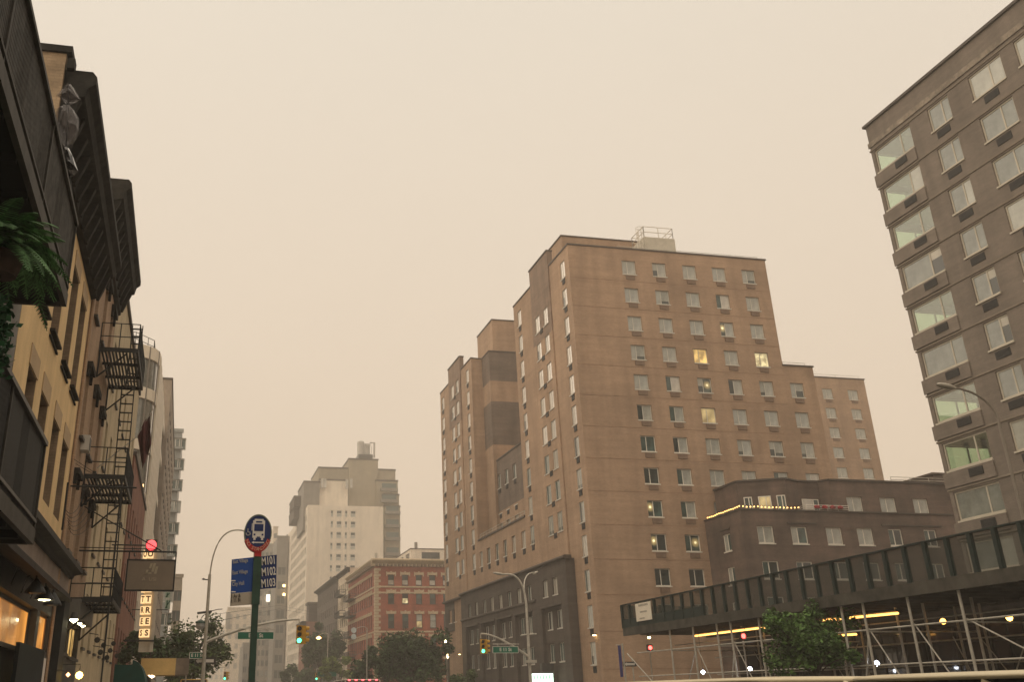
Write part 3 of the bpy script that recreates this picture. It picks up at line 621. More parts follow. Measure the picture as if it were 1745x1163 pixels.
for o in go_:
    i, k = o[4], o[5]; mf = (.70, .62, .60, .6, .6)[i]
    if i == 0 and k in (0, 2, 4, 6, 7): pm = (CLEAR, CLEAR)
    elif i == 0 and k == 1: pm = (CLEAR, P_GREEN2)
    else: pm = pick([((P_GREEN2, P_GREEN2), 3), ((P_GREEN, P_GREEN2), 2), ((P_GREEN, P_GREEN), 3), ((P_HALF1, P_GREEN2), 1), ((P_GREEN, P_HALF3), 1)])
    window(gt, 'W', XG, *o[:4], 'slider', GF, pm, t=.09, mf=mf, rec=.08, sill=.07)
    w = o[1]-o[0]; c = o[1]-w*mf
    grille(gt, 'W', XG, c-.3, c+.72, o[2]-.62, o[2]-.2, LOUV, .03 if i else .13)
for o in no_:                                                 # panes of the far corner side
    f = bpy.data.objects.new('window', frame_mesh(2.9, HW, 'slider', GF, .09, .5, .0, 0)); col.objects.link(f); f.parent = gt
    f.location = Vector((43.2, YG-.02, o[2]))-wloc(gt); f.rotation_euler = (0, 0, math.pi)
    for a, b in ((.09, 1.4), (1.5, 2.81)):
        p = bpy.data.objects.new('pane', pane_mesh(a, b, .09, HW-.09, .03, CLEAR)); col.objects.link(p); p.parent = f

# ================================================================== shops below it, on the avenue line
sh = thing('shop_row', (33, 35, 0), 'dark row of shops behind the scaffold poles of the sidewalk shed', 'shop')
XS_ = 27.6
shw = MB(); shops = [(a, a+5.2, .6, 3.9) for a in (12.5, 18.5, 24.5, 30.5, 36.5, 42.5)]
wall(shw, 'W', XS_, 8, 49.5, 0, 5.1, shops, .3); shw.poly([(XS_, 49.5, 0), (40, 49.5, 0), (40, 49.5, 5.1), (XS_, 49.5, 5.1)]); shw.poly([(XS_, 8, 5.0), (60, 8, 5.0), (60, 49.5, 5.0), (XS_, 49.5, 5.0)])
shw.build('wall', mat('dark_shop_front', (.05, .042, .035), var=.25), sh)
SHOPG = pane('shop_glass', (.012, .012, .011), var=.5, cior=1.5, rough=.15)
for i, o in enumerate(shops): window(sh, 'W', XS_, *o, 'triple', DKFR, (SHOPG,), t=.1, rec=.15, sill=0, name='shop_window')
strip = lamp('orange_tube', (1.0, .46, .10), 2.6)
def tube_light(u0, v0, u1, v1, X, nm, lab):
    a, b = onX(u0, v0, X), onX(u1, v1, X)
    t = MB().tube([a, b], .045, 6).build(nm, strip, org=a); tag(t, lab, 'light strip', 'light strips under the shed')
    MB().tube([a+Vector((0, 0, .085)), b+Vector((0, 0, .085))], .05, 4).build('housing', DARKM, t); return t
tube_light(1184, 1085, 1322, 1068, 24.2, 'light_strip', 'long orange light strip under the shed left of the dark tree')
tube_light(1398, 1059, 1530, 1046, 24.2, 'light_strip', 'long orange light strip under the shed right of the dark tree')
tube_light(1416, 1085, 1459, 1082, 26.0, 'light_strip', 'short pale light strip below the long orange one')

# ================================================================== sidewalk shed
XF, XBK = 22.3, 26.9
sd = thing('sidewalk_shed', (24.5, 36, 0), 'long green sidewalk shed with netted parapet on steel scaffold poles', 'sidewalk shed')
ztop = onX(1059, 1037, XF).z; y_end = onX(1059, 1037, XF).y; zpb = onX(1062, 1078, XF).z; zdk = onX(1066, 1088, XF).z
ztop = 5.88; zpb = 4.78; zdk = 4.42; y0s = 14.0
GREENP = mat('dark_green_plywood', (.011, .022, .019), rough=.6, var=.25, scale=1.5, spec=.3); NET = seethrough('green_netting', (.035, .042, .032), .34)
DECK = mat('shed_timber', (.06, .052, .04), var=.3, scale=2)
MB().box(XF, XBK+.4, y0s, y_end, zdk+.12, zpb-.02).build('deck', DECK, sd)
bm_ = MB().box(XF-.03, XF+.1, y0s, y_end+.02, zdk-.02, zpb-.0).box(XBK, XBK+.15, y0s, y_end, zdk-.1, zdk+.11); bm_.build('edge_beam', mat('shed_beam', (.06, .054, .043), var=.35, scale=1.5), sd)
jo = MB()
for i in range(36): jo.box(XF+.12, XBK-.02, y0s+.5+i, y0s+.6+i, zdk-.06, zdk+.11)
jo.build('joist', DECK, sd)
ny = 38; step = (y_end-y0s)/ny
postm = cached('shedpost', lambda: MB().box(-.06, .06, -.075, .075, 0, ztop-zpb+.02).mesh('parapet_post', GREENP))
netm = cached('shednet', lambda: MB().box(-.006, .006, 0.03, step-.13, 0, ztop-zpb-.005).mesh('net_panel', NET))
solm = cached('shedsol', lambda: MB().box(-.02, .02, 0, step-.1, 0, (ztop-zpb)*.38).mesh('plywood_panel', GREENP))
for i in range(ny+1):
    y = y0s+i*step
    inst('parapet_post', postm, sd, (XF+.02, y, zpb))
    if i < ny: inst('net_panel', netm, sd, (XF+.05, y+.05, zpb))
    if i >= ny-9 and i < ny: inst('plywood_panel', solm, sd, (XF+.0, y+.05, zpb))
MB().box(XF-.04, XF+.1, y0s, y_end+.05, ztop, ztop+.05).build('top_rail', GREENP, sd)
en = MB(); en.box(XF+.1, XBK+.3, y_end-.06, y_end-.02, zpb, ztop); en.build('end_panel', NET, sd)
e2 = MB()
for i in range(5): e2.box(XF+.9*i+.5, XF+.9*i+.6, y_end-.12, y_end-.07, zpb, ztop)
e2.build('end_stud', GREENP, sd)
posts = [1141, 1181, 1222, 1246, 1295, 1440, 1478, 1557, 1648]
pm_ = cached('shedpole', lambda: MB().tube([(0, 0, .14), (0, 0, zdk-.02)], .045, 8).box(-.12, .12, -.12, .12, .1, .16).mesh('pole', GALV))
ys = [onX(u, 1075, XF+.15).y for u in posts]+[20.5, 18.2, 15.5]; extra = [onX(u, 1075, 24.6).y for u in (1264, 1301, 1431, 1533, 1581, 1667)]
for y in ys: inst('pole', pm_, sd, (XF+.15, y, 0))
for y in ys: inst('pole', pm_, sd, (XBK-.1, y-.25, 0))
for y in extra: inst('pole', pm_, sd, (24.6, y, 0))
hp = MB()
for z in (3.55, 2.45): hp.tube([(XF+.2, y0s, z), (XF+.2, y_end-1, z)], .03, 6)
hp.tube([(XBK-.15, y0s, 3.3), (XBK-.15, y_end-1, 3.3)], .03, 6).tube([(XBK-.15, y0s, 2.5), (XBK-.15, y_end-1, 2.5)], .025, 6).tube([(24.6, y0s, 3.9), (24.6, y_end-1, 3.9)], .025, 6); hp.build('rail_pipe', GALV, sd)
for y in ys[::2]:
    MB().tube([(XF+.2, y, 3.5), (XBK-.1, y, 3.5)], .028, 6).build('cross_pipe', GALV, sd)
for a, b in ((0, 1), (2, 1), (2, 3), (4, 3), (9, 8), (7, 6), (5, 6), (8, 7)):
    MB().tube([(XF+.22, ys[a], .6), (XF+.22, ys[b], 3.6)], .024, 6).build('brace_pipe', GALV, sd)
for a, b in ((1, 0), (0, 1), (4, 3), (3, 4), (6, 5), (9, 8), (7, 6), (6, 7), (8, 9)):
    MB().tube([(XBK-.2, ys[a], .6), (XBK-.2, ys[b], 3.4)], .02, 6).build('brace_pipe', GALV, sd)
br0 = onX(1069, 1115, XF); MB().tube([(XF, br0.y, br0.z), (XF, ys[0]+.6, 1.4)], .03, 6).build('brace_pipe', GALV, sd)
# notice board hung on the parapet
pb = [onX(1083, 1031, XF-.06), onX(1108, 1025, XF-.06), onX(1112, 1056, XF-.06), onX(1086, 1061, XF-.06)]
ya, yb_ = (pb[0].y+pb[3].y)/2, (pb[1].y+pb[2].y)/2; za, zb_ = (pb[2].z+pb[3].z)/2, (pb[0].z+pb[1].z)/2
nb = thing('notice_board', (XF-.06, ya, za), 'white rectangular notice board on the far end of the shed parapet', 'sign')
MB().box(XF-.09, XF-.06, yb_, ya, za, zb_).build('board', mat('white_sign', (.75, .68, .56), var=.04), nb)
pr_ = MB()                                                    # print too far away to read: three short grey lines
for z_, w_, h_, o_ in ((.87, .62, .10, .02), (.5, .46, .075, .0), (.14, .34, .06, -.12)):
    L_ = (ya-yb_); n_ = 7
    for i in range(n_): pr_.box(XF-.097, XF-.0915, yb_+L_*(.5-o_-w_/2+w_*i/n_), yb_+L_*(.5-o_-w_/2+w_*(i+.7)/n_), za+(zb_-za)*z_-h_/2, za+(zb_-za)*z_+h_/2)
pr_.build('print', mat('sign_grey_print', (.33, .29, .24), var=.1), nb)
# lamps under the shed
def bulb_thing(name, u, v, X, r, c, s, label, cat, group=None, cone=None):
    q = onX(u, v, X); t = thing(name, q, label, cat, group)
    MB().lathe([(.001, -r), (r*.7, -r*.7), (r, 0), (r*.7, r*.7), (.001, r)], q, 10).build('bulb', lamp('l_%s' % label[:24].replace(' ', '_'), c, s), t, smooth=True)
    if cone: MB().lathe([(r*.5, r*1.6), (r*1.7, r*.2)], q, 12).build('shade', DARKM, t)
    MB().tube([q+Vector((0, 0, r)), (q.x, q.y, zdk+.1)], .008, 4).build('cord', BLACKM, t)
    return t
bulb_thing('hanging_lamp', 1106, 1087, 22.75, .08, (1, .72, .25), 14, 'yellow lamp hanging at the far end under the shed', 'lamp', cone=True)
bulb_thing('hanging_lamp', 1607, 1060, 25.0, .1, (1, .45, .08), 5, 'amber lamp hanging between two shed poles at right', 'lamp')
bulb_thing('hanging_lamp', 1720, 1054, 25.0, .1, (1, .5, .1), 6, 'bell shaped orange lamp near the right edge under the shed', 'lamp', cone=True)
for u, v, lab in ((1198, 1147, 'white work lamp low among the shed poles, leftmost of three'), (1278, 1141, 'white work lamp low among the shed poles, middle of three'), (1494, 1132, 'white work lamp low among the shed poles, rightmost of three')):
    bulb_thing('work_lamp', u, v, XF+.6, .09, (.85, .9, 1), 16, lab, 'lamp', 'white work lamps under the shed')
for u, v, lab in ((1108, 1105, 'red stop light under the far end of the shed'), (1267, 1085, 'red stop light under the shed between poles')):
    q = onX(u, v, XF+1.2); t = thing('signal_lamp', q, lab, 'traffic light'); MB().box(q.x-.12, q.x+.12, q.y, q.y+.2, q.z-.16, q.z+.16).build('housing', DARKM, t)
    MB().lathe([(.001, 0), (.1, 0), (.1, -.02), (.001, -.03)], (q.x, q.y, q.z), 12, ax='y').build('lens', lamp('red_lens', (1, .05, .04), 7), t)
    MB().tube([(q.x, q.y+.1, q.z-.16), (q.x, q.y+.1, .14)], .03, 6).build('pole', GALV, t)
# ================================================================== red brick corner building beyond
YR = 173.0
rd = thing('brick_building', (37, 185, 0), 'red brick corner building with pale quoins and a heavy bracketed cornice', 'building')
STONE = mat('buff_stone_trim', (.47, .37, .25), var=.12, scale=1.5)
rwl = MB(); rcols = [33.22, 35.66, 38.06, 40.44, 42.8, 45.2]
rrows = [(18.95, 20.62), (15.95, 17.73), (12.1, 14.3), (8.7, 10.72), (5.0, 7.2)]
ro = [(x, x+1.06, a, b, i, r) for r, (a, b) in enumerate(rrows) for i, x in enumerate(rcols)]
wall(rwl, 'S', YR, 31, 48, 0, 22.2, ro, .25)
ycols = [YR+3.0+2.3*i for i in range(12)]
rwo = [(y, y+1.1, a, b, i, r) for r, (a, b) in enumerate(rrows) for i, y in enumerate(ycols)]
wall(rwl, 'W', 31, YR, 203, 0, 22.2, rwo, .25)
rwl.poly([(31, YR, 22.1), (48, YR, 22.1), (48, 203, 22.1), (31, 203, 22.1)])
rwl.build('wall', REDB, rd)
for o in ro:
    pm = (P_CURT, P_DARK) if o[5] == 0 else (P_SASH, P_TEAL)
    if (o[4], o[5]) in ((1, 1),): pm = (P_LIT2, P_SASH)
    if (o[4], o[5]) in ((2, 2),): pm = (P_LITC, P_BLIND)
    if (o[4], o[5]) == (3, 2): pm = (P_BLIND2, P_BLIND)
    window(rd, 'S', YR, *o[:4], 'hung', DKFR, pm, t=.08, mf=.5, rec=.12, sill=.1)
for o in rwo: window(rd, 'W', 31, *o[:4], 'hung', DKFR, (P_SASH, P_TEAL), t=.08, mf=.5, rec=.12, sill=.1)
qm1 = cached('quoinA', lambda: MB().box(31-.07, 31.95, YR-.07, YR+.95, 0, .42).mesh('quoin', STONE)); qm2 = cached('quoinB', lambda: MB().box(31-.07, 31.6, YR-.07, YR+.6, 0, .42).mesh('quoin', STONE))
for i in range(46):
    q = bpy.data.objects.new('quoin', qm1 if i % 2 else qm2); col.objects.link(q); q.parent = rd; q.location = Vector((0, 0, i*.47+.1))-wloc(rd)
lint = cached('lintel', lambda: MB().prism([(-.1, 0), (.1, 0)], 0, .1).mesh('x', STONE))
def lint_mesh(arch):
    b = MB(); w = 1.06
    b.poly([(-.22, -.1, .02), (w+.22, -.1, .02), (w+.3, -.1, .42), (-.3, -.1, .42)]).poly([(-.22, -.1, .02), (w+.22, -.1, .02), (w+.22, .0, .02), (-.22, 0, .02)]).poly([(-.3, -.1, .42), (w+.3, -.1, .42), (w+.3, 0, .42), (-.3, 0, .42)])
    b.box(w/2-.14, w/2+.14, -.16, 0, .03, .56).box(-.32, -.16, -.14, 0, -.25 if arch else 0, .5).box(w+.16, w+.32, -.14, 0, -.25 if arch else 0, .5)
    return b.mesh('lintel', STONE)
for o in ro: inst('lintel', cached(('lint', o[5] < 2), lambda: lint_mesh(o[5] < 2)), rd, (o[0], YR-.002, o[3]))
for o in rwo: inst('lintel', cached(('lint', False), lambda: lint_mesh(False)), rd, (31-.002, o[1], o[3]), -math.pi/2)
bnd = MB()
for z in (18.55, 17.6, 11.4, 4.4):
    bnd.extr([(-.1, z), (-.1, z+.2), (0, z+.24), (0, z-.04)], 31.0, 48, lambda c, d, z: pt('S', YR, c, d, z)); bnd.extr([(-.1, z), (-.1, z+.2), (0, z+.24), (0, z-.04)], YR+.1, 203, lambda c, d, z: pt('W', 31, c, d, z))
bnd.build('stone_band', STONE, rd)
cn = MB(); prof = [(-.75, 22.95), (-.75, 23.15), (-.6, 23.25), (.3, 23.25), (.3, 22.0), (-.08, 22.0), (-.1, 22.4), (-.35, 22.6)]
cn.extr(prof, 30.3, 48.6, lambda c, d, z: pt('S', YR, c, d, z)); cn.extr(prof, YR+.35, 203, lambda c, d, z: pt('W', 31, c, d, z)); cn.build('cornice', STONE, rd)
dm = cached('dent', lambda: MB().box(-.16, .16, -.5, 0, 0, .35).mesh('bracket', mat('dark_bracket', (.2, .15, .11))))
for i in range(26): inst('bracket', dm, rd, (31.2+i*.66, YR-.09, 22.02))
for i in range(44): inst('bracket', dm, rd, (31-.09, YR+.6+i*.67, 22.02), -math.pi/2)
MB().tube([(31.5, YR+2, 23.2), (31.5, YR+2, 24.4)], .25, 8).build('vent_pipe', GALV, rd)
fe_ = MB()
for z in (8.2, 11.8, 15.4, 18.4):
    fe_.box(29.8, 30.95, 193.2, 201, z, z+.1); railing(fe_, [(30.95, 193.2), (29.8, 193.2), (29.8, 201)], z+.1, .9, .04, .8, 2)
fe_.build('fire_escape', BLACKM, rd)

# ---- neighbours along the same side of the avenue
def block(name, label, X0, Ya, Yb, zt, m_, rows, cols, fm, pms, wdt=1.1, hgt=1.7, zfirst=4.6, cat='building', sty='hung', south=0, depth=14, corn=None, kind='W', sspan=None, fz=3.3):
    t = thing(name, (X0, (Ya+Yb)/2, 0), label, cat); b = MB(); sg = 1 if kind == 'W' else -1
    pitch = (Yb-Ya)/cols
    os_ = [(Ya+pitch*(i+.5)-wdt/2, Ya+pitch*(i+.5)+wdt/2, zfirst+r*fz, zfirst+r*fz+hgt) for i in range(cols) for r in range(rows) if zfirst+r*fz+hgt < zt-.4]
    wall(b, kind, X0, Ya, Yb, 0, zt, os_, .25)
    xs0, xs1 = (X0, X0+depth) if kind == 'W' else (X0-depth, X0)
    so_ = []
    if south:
        a, c_ = sspan or (xs0, xs1); sp = (c_-a)/south
        so_ = [(a+sp*(i+.5)-wdt/2, a+sp*(i+.5)+wdt/2, zfirst+r*fz, zfirst+r*fz+hgt) for i in range(south) for r in range(rows) if zfirst+r*fz+hgt < zt-.4]
    wall(b, 'S', Ya, xs0, xs1, 0, zt, so_, .25)
    b.poly([(xs0, Ya, zt), (xs1, Ya, zt), (xs1, Yb, zt), (xs0, Yb, zt)]); b.poly([(xs0, Yb, 0), (xs1, Yb, 0), (xs1, Yb, zt), (xs0, Yb, zt)])
    e_ = xs1 if kind == 'W' else xs0; b.poly([(e_, Ya, 0), (e_, Yb, 0), (e_, Yb, zt), (e_, Ya, zt)])
    b.build('wall', m_, t)
    for o in os_: window(t, kind, X0, *o, sty, fm, pick(pms), t=.08, mf=.5, rec=.1, sill=.08)
    for o in so_: window(t, 'S', Ya, *o, sty, fm, pick(pms), t=.08, mf=.5, rec=.1, sill=.08)
    c = MB()
    if corn:
        pr = [(-corn, zt-.25), (-corn, zt), (-corn*.8, zt+.12), (.3, zt+.12), (.3, zt-.9), (-.06, zt-.9), (-.1, zt-.6)]
        c.extr(pr, Ya-.002, Yb, lambda q, d, z: pt(kind, X0, q, d, z)); c.build('cornice', CORN, t)
    else: c.box(xs0-.1, xs1+.1, Ya-.1, Ya+.3, zt+.003, zt+.2).box((X0-.1 if kind == 'W' else X0-.3), (X0+.3 if kind == 'W' else X0+.1), Ya+.3, Yb, zt+.003, zt+.2).build('coping', COPE, t)
    return t
dkp = [((P_SASH, P_TEAL), 3), ((P_SASH,), 2), ((P_BLIND, P_SASH), 1)]
b1 = block('tenement_building', 'pale stone tenement with black fire escape balconies next to the red brick corner', 31, 203.2, 217, 25.2, PALE, 6, 5, DKFR, dkp, corn=.5)
fe_ = MB()
for z in (8.2, 12.2, 16.2, 20.2):
    fe_.box(29.7, 30.9, 206, 213, z, z+.12); railing(fe_, [(30.9, 206), (29.7, 206), (29.7, 213)], z+.1, 1.0, .05, .8, 2)
fe_.build('fire_escape', BLACKM, b1)
b2 = block('tenement_building', 'dark brown tenement with a sloping dark cornice past the pale tenement', 31, 217.4, 252, 25.0, DKB, 6, 10, DKFR, dkp, corn=1.0)
b3 = block('tenement_building', 'small faded red building with pale stone trim under the dark tenement', 28.5, 256, 268, 18.5, REDB2, 4, 3, DKFR, dkp, corn=.9, south=3, depth=5)
MB().box(29.5, 33.2, 257, 262, 18.6, 22.5).box(29.2, 33.5, 256.7, 262.3, 22.52, 23.1).build('roof_bulkhead', DKB, b3)
MB().box(28.3, 33.6, 255.85, 255.98, 11.0, 11.6).box(28.3, 33.6, 255.85, 255.98, 14.8, 15.2).build('stone_band', STONE, b3)

# ================================================================== white tower with a stepped roof top
YW = 279.0
wt = thing('white_tower', (48, 295, 0), 'white brick tower with olive stepped upper storeys and a roof tank', 'building')
k5 = lambda x, y: (480+x/2.75, 740+y/2.75)
zW = onY(523.6, 861, YW).z; xW1 = onY(653, 862, YW).x
ww = MB(); wo2 = []
cw = [onY(*k5(x, 480), YW).x for x in (234, 268, 301, 334)]
rwz = [onY(*k5(268, y), YW).z for y in (374, 424, 475, 526, 579, 631, 684, 736, 788, 840)]
for i, x in enumerate(cw):
    for z in rwz: w = .7 if i % 2 == 0 else 1.4; wo2.append((x-w/2, x+w/2, z-.85, z+.85, i))
wall(ww, 'S', YW, 31, xW1, 0, zW, wo2, .3)
yb2 = onX(500, 880, 31).y+18
wc = [YW+2+i*3.6 for i in range(12)]; wa = [(y, y+2.6, zW-4.0-r*2.95, zW-2.2-r*2.95) for y in wc if y+2.6 < yb2 for r in range(16) if zW-4-r*2.95 > 2]
wall(ww, 'W', 31, YW, yb2, 0, zW, wa, .3); ww.poly([(31, YW, zW), (xW1, YW, zW), (xW1, yb2, zW), (31, yb2, zW)]); ww.poly([(xW1, YW, 0), (xW1, yb2, 0), (xW1, yb2, zW), (xW1, YW, zW)])
ww.build('wall', WHITEB, wt)
for o in wo2: window(wt, 'S', YW, *o[:4], 'hung', ALUM, (P_BLIND, P_DARK), t=.12, mf=.5, rec=.12)
for o in wa: window(wt, 'W', 31, *o, 'slider', ALUM, pick([((P_TEAL, P_BLIND), 2), ((P_BLIND2,), 1), ((P_DARK,), 1)]), t=.12, mf=.5, rec=.12)
k4 = lambda x, y: (490+x/7.267, 740+y/7.267)
def upper(name, x0, x1, yt, Y, dep, m_, z0=None, par=None):
    a, b = onY(*k4(x0, yt), Y), onY(*k4(x1, yt), Y); mb_ = MB().box(a.x, b.x, Y, Y+dep, z0 if z0 is not None else zW-6, a.z)
    o = mb_.build(name, m_, par or wt); MB().box(a.x-.15, b.x+.15, Y-.15, Y+dep, a.z+.003, a.z+.45).build('coping', COPE, par or wt); return o
upper('upper_storey', 385, 760, 425, 290, 18, OLIVE); upper('upper_storey', 760, 1120, 318, 289, 14, OLIVE); upper('upper_storey', 1120, 1335, 450, 290, 20, OLIVE)
upper('upper_storey', 1100, 1365, 585, 288, 20, OLIVE, zW-45); upper('balcony_tower', 1185, 1380, 760, 287, 22, OLIVE, 0); upper('balcony_tower', 1200, 1393, 905, 286.4, 20, OLIVE, 0)
upper('lift_house', 400, 750, 575, 286, 8, WHITEB); upper('upper_storey', 205, 400, 600, 285, 16, GREYP); upper('balcony_box', 85, 215, 785, 292, 14, DKB, onY(*k4(85, 890), 292).z)
upper('balcony_box', 78, 200, 940, 296, 14, DKB, onY(*k4(80, 1050), 296).z)
for i, yy in enumerate((700, 840, 985, 1150, 1310, 1500, 1650)):
    a, b = onY(*k4(1205 if i > 1 else 1150, yy), 286), onY(*k4(1392 if i > 1 else 1362, yy), 286)
    bl = MB().box(a.x, b.x, 285.2, 286.3, a.z-.25, a.z+.6).build('balcony', GREYP, wt); MB().box(a.x+.5, b.x-.3, 286.1, 286.35, a.z+.6, a.z+2.1).build('balcony_glass', P_TEAL, bl)
tk = thing('roof_tank', onY(*k4(940, 290), 292), 'pale cylindrical roof tanks with pipes on top of the white tower', 'water tank')
c0 = onY(*k4(905, 280), 292); top = onY(*k4(905, 95), 292).z; r_ = (onY(*k4(950, 280), 292).x-onY(*k4(860, 280), 292).x)/2
TANKM = mat('pale_tank_metal', (.42, .40, .36), rough=.5, var=.15, streak=.3)
MB().lathe([(r_, c0.z), (r_, top-.4), (r_*.85, top), (.01, top+.3)], (c0.x, 292, 0), 16).build('tank', TANKM, tk, smooth=False)
MB().lathe([(r_*.8, c0.z), (r_*.8, top-.6), (.01, top-.4)], (c0.x+r_*1.9, 292.5, 0), 14).build('tank', TANKM, tk)
pp = MB()
for dx in (-.9, -.3, .4, 1.0): pp.tube([(c0.x+r_*1.9+dx, 290.5, c0.z), (c0.x+r_*1.9+dx, 290.5, top-1.5)], .09, 5)
pp.tube([(c0.x+r_*2.4, 291, top-.5), (c0.x+r_*3.6, 291, top-.5), (c0.x+r_*3.6, 291, top-5)], .3, 6); pp.tube([(c0.x+r_*1.2, 291, top-1.2), (c0.x+r_*2.6, 291, top-1.2)], .2, 6); pp.build('pipe', TANKM, tk)
MB().box(c0.x-r_, c0.x+r_*2.9, 289, 295, c0.z-1.1, c0.z).build('tank_base', DARKM, tk)
for (x, y) in ((430, 600), (465, 600), (735, 610), (790, 600)):
    q = onY(*k4(x, y), 285); MB().box(q.x-.35, q.x+.35, 284.6, 285.2, q.z-1.6, q.z+1.0).build('antenna_panel', TANKM, wt)

# ---- white box of a building behind the red cornice
bx = block('rooftop_building', 'white flat roofed building top showing over the red cornice', onY(700, 945, 215).x, 215, 235, onY(720, 937, 215).z, WHITEB, 1, 3, DKFR, [((P_DARK,), 1)], zfirst=onY(720, 950, 215).z-.6, hgt=1.6, wdt=4, sty='slider', south=1, sspan=(onY(716, 947, 215).x, onY(752, 947, 215).x), depth=22)
MB().tube([(onY(709, 940, 216).x, 216, onY(709, 940, 216).z-1), (onY(709, 940, 216).x, 216, onY(709, 925, 216).z)], .35, 8).build('chimney_pipe', GREYP, bx)

# ---- far towers at the end of the avenue
def far(name, label, u0, u1, vt, Y, m_, cols, rows, pmx, wd, hg, dz, depth=18, side='W', top=2.2, fm=None):
    a, b = onY(u0, vt, Y), onY(u1, vt, Y); t = thing(name, ((a.x+b.x)/2, Y, 0), label, 'building', 'far towers'); mb_ = MB()
    sp = (b.x-a.x)/cols; os_ = [(a.x+sp*(i+.5)-wd/2, a.x+sp*(i+.5)+wd/2, a.z-top-r*dz-hg, a.z-top-r*dz) for i in range(cols) for r in range(rows) if a.z-top-r*dz-hg > 0]
    wall(mb_, 'S', Y, a.x, b.x, 0, a.z, os_, .4); mb_.poly([(a.x, Y, a.z), (b.x, Y, a.z), (b.x, Y+depth, a.z), (a.x, Y+depth, a.z)])
    for q in (a.x, b.x): mb_.poly([(q, Y, 0), (q, Y+depth, 0), (q, Y+depth, a.z), (q, Y, a.z)])
    mb_.build('wall', m_, t)
    for o in os_: window(t, 'S', Y, *o, 'slider', fm or GREYP, pick(pmx), t=.15, mf=.5, rec=.2, sill=0)
    MB().box(a.x-.2, b.x+.2, Y-.2, Y+.4, a.z+.003, a.z+.6).build('coping', m_, t)
    return t, a, b
tw = [((P_DARK, P_TEAL), 3), ((P_BLIND,), 1)]
t1, a, b = far('far_tower', 'grey tower with a column of dark balconies just left of the white tower', 473, 492, 917, 330, GREYP, 1, 17, [((P_DARK,), 1)], 2.6, 2.6, 4.35, top=9)
for (u, v) in ((484, 999), (484, 1014)):
    q = onY(u, v, 329.5); MB().box(q.x-.35, q.x+.35, 329.3, 329.7, q.z-.35, q.z+.35).build('lit_window', lamp('far_warm_lamp', (1, .65, .25), 6), t1)
t2, a, b = far('far_tower', 'mottled pale grey tower behind the route signs of the bus stop', 438, 474, 930, 350, mat('mottled_stone', (.30, .265, .22), var=.3, scale=.35, streak=.2), 5, 18, tw, 1.0, 1.8, 3.1)
q = onY(457, 1020, 349.5); MB().box(q.x-.6, q.x+.6, 349.3, 349.8, q.z-1.1, q.z+1.1).build('lit_window', lamp('far_white_lamp', (1, .9, .7), 2), t2)
t3, a, b = far('far_tower', 'slim pale tower top rising above the mottled tower', 466, 474, 900, 420, PALE, 1, 12, tw, 1.2, 2.0, 3.4)
t4, a, b = far('far_tower', 'hazy pale tower with a grey side behind the street light arm', 388, 436, 1038, 420, PALE, 4, 6, [((P_BLIND2,), 2), ((P_CURT,), 1)], 1.2, 1.8, 3.6)
MB().box(onY(386, 1045, 419).x, onY(393, 1045, 419).x, 419, 419.9, onY(386, 1072, 419).z, onY(386, 1045, 419).z).build('side_panel', GREYP, t4)
t5, a, b = far('far_tower', 'lower dark grey block below the mottled tower', 415, 440, 1100, 300, GREYP, 3, 6, tw, 1.2, 1.8, 3.3)
t6, a, b = far('far_tower', 'faint hazy block at the end of the avenue left of the pale tower', 352, 387, 1068, 620, PALE, 4, 8, [((P_BLIND,), 1)], 1.6, 2.2, 4)
t7, a, b = far('far_tower', 'grey tower edge with rows of windows left of the white tower face', 489, 501, 915, 345, GREYP, 2, 22, tw, 1.0, 1.8, 3.0)

# ================================================================== bus stop
YP = 12.6
pb_ = onY(436.5, 1000, YP); XP = pb_.x
bs = thing('bus_stop_sign', (XP, YP, .14), 'green bus stop pole with round bus sign and blue route panels', 'bus stop sign')
GRN = mat('dark_green_paint', (.025, .06, .042), rough=.4, var=.2, scale=6); NAVY = mat('navy_and_shade_side_blue', (.012, .028, .115), rough=.4, var=.08, bump=0); BLUE = mat('blue_sign_lit_side', (.008, .055, .25), rough=.4, var=.08, bump=0)
SRED = mat('red_sign', (.42, .025, .025), rough=.4, var=.1, bump=0); SWH = mat('sign_white', (.68, .64, .58), rough=.5, var=.05, bump=0); SGREY = mat('sign_greyblue', (.36, .36, .36), rough=.5, var=.05, bump=0)
zt_ = onY(438, 950, YP).z
MB().box(XP-.038, XP+.038, YP-.038, YP+.038, .14, zt_).box(XP-.11, XP+.11, YP-.11, YP+.11, .14, .2).box(XP-.048, XP+.048, YP-.048, YP+.048, onY(436, 1031, YP).z, zt_-.01).build('pole', GRN, bs)
MB().box(XP-.042, XP+.042, YP-.042, YP+.042, zt_+.002, onY(438, 935, YP).z).build('neck', SRED, bs)
cc = onY(439.5, 907, YP); rx = (onY(463, 907, YP).x-onY(416, 907, YP).x)/2; rz = (onY(439, 878, YP).z-onY(439, 941, YP).z)/2
ccx, ccz = cc.x, (onY(439, 878, YP).z+onY(439, 941, YP).z)/2
rot = R(-8)
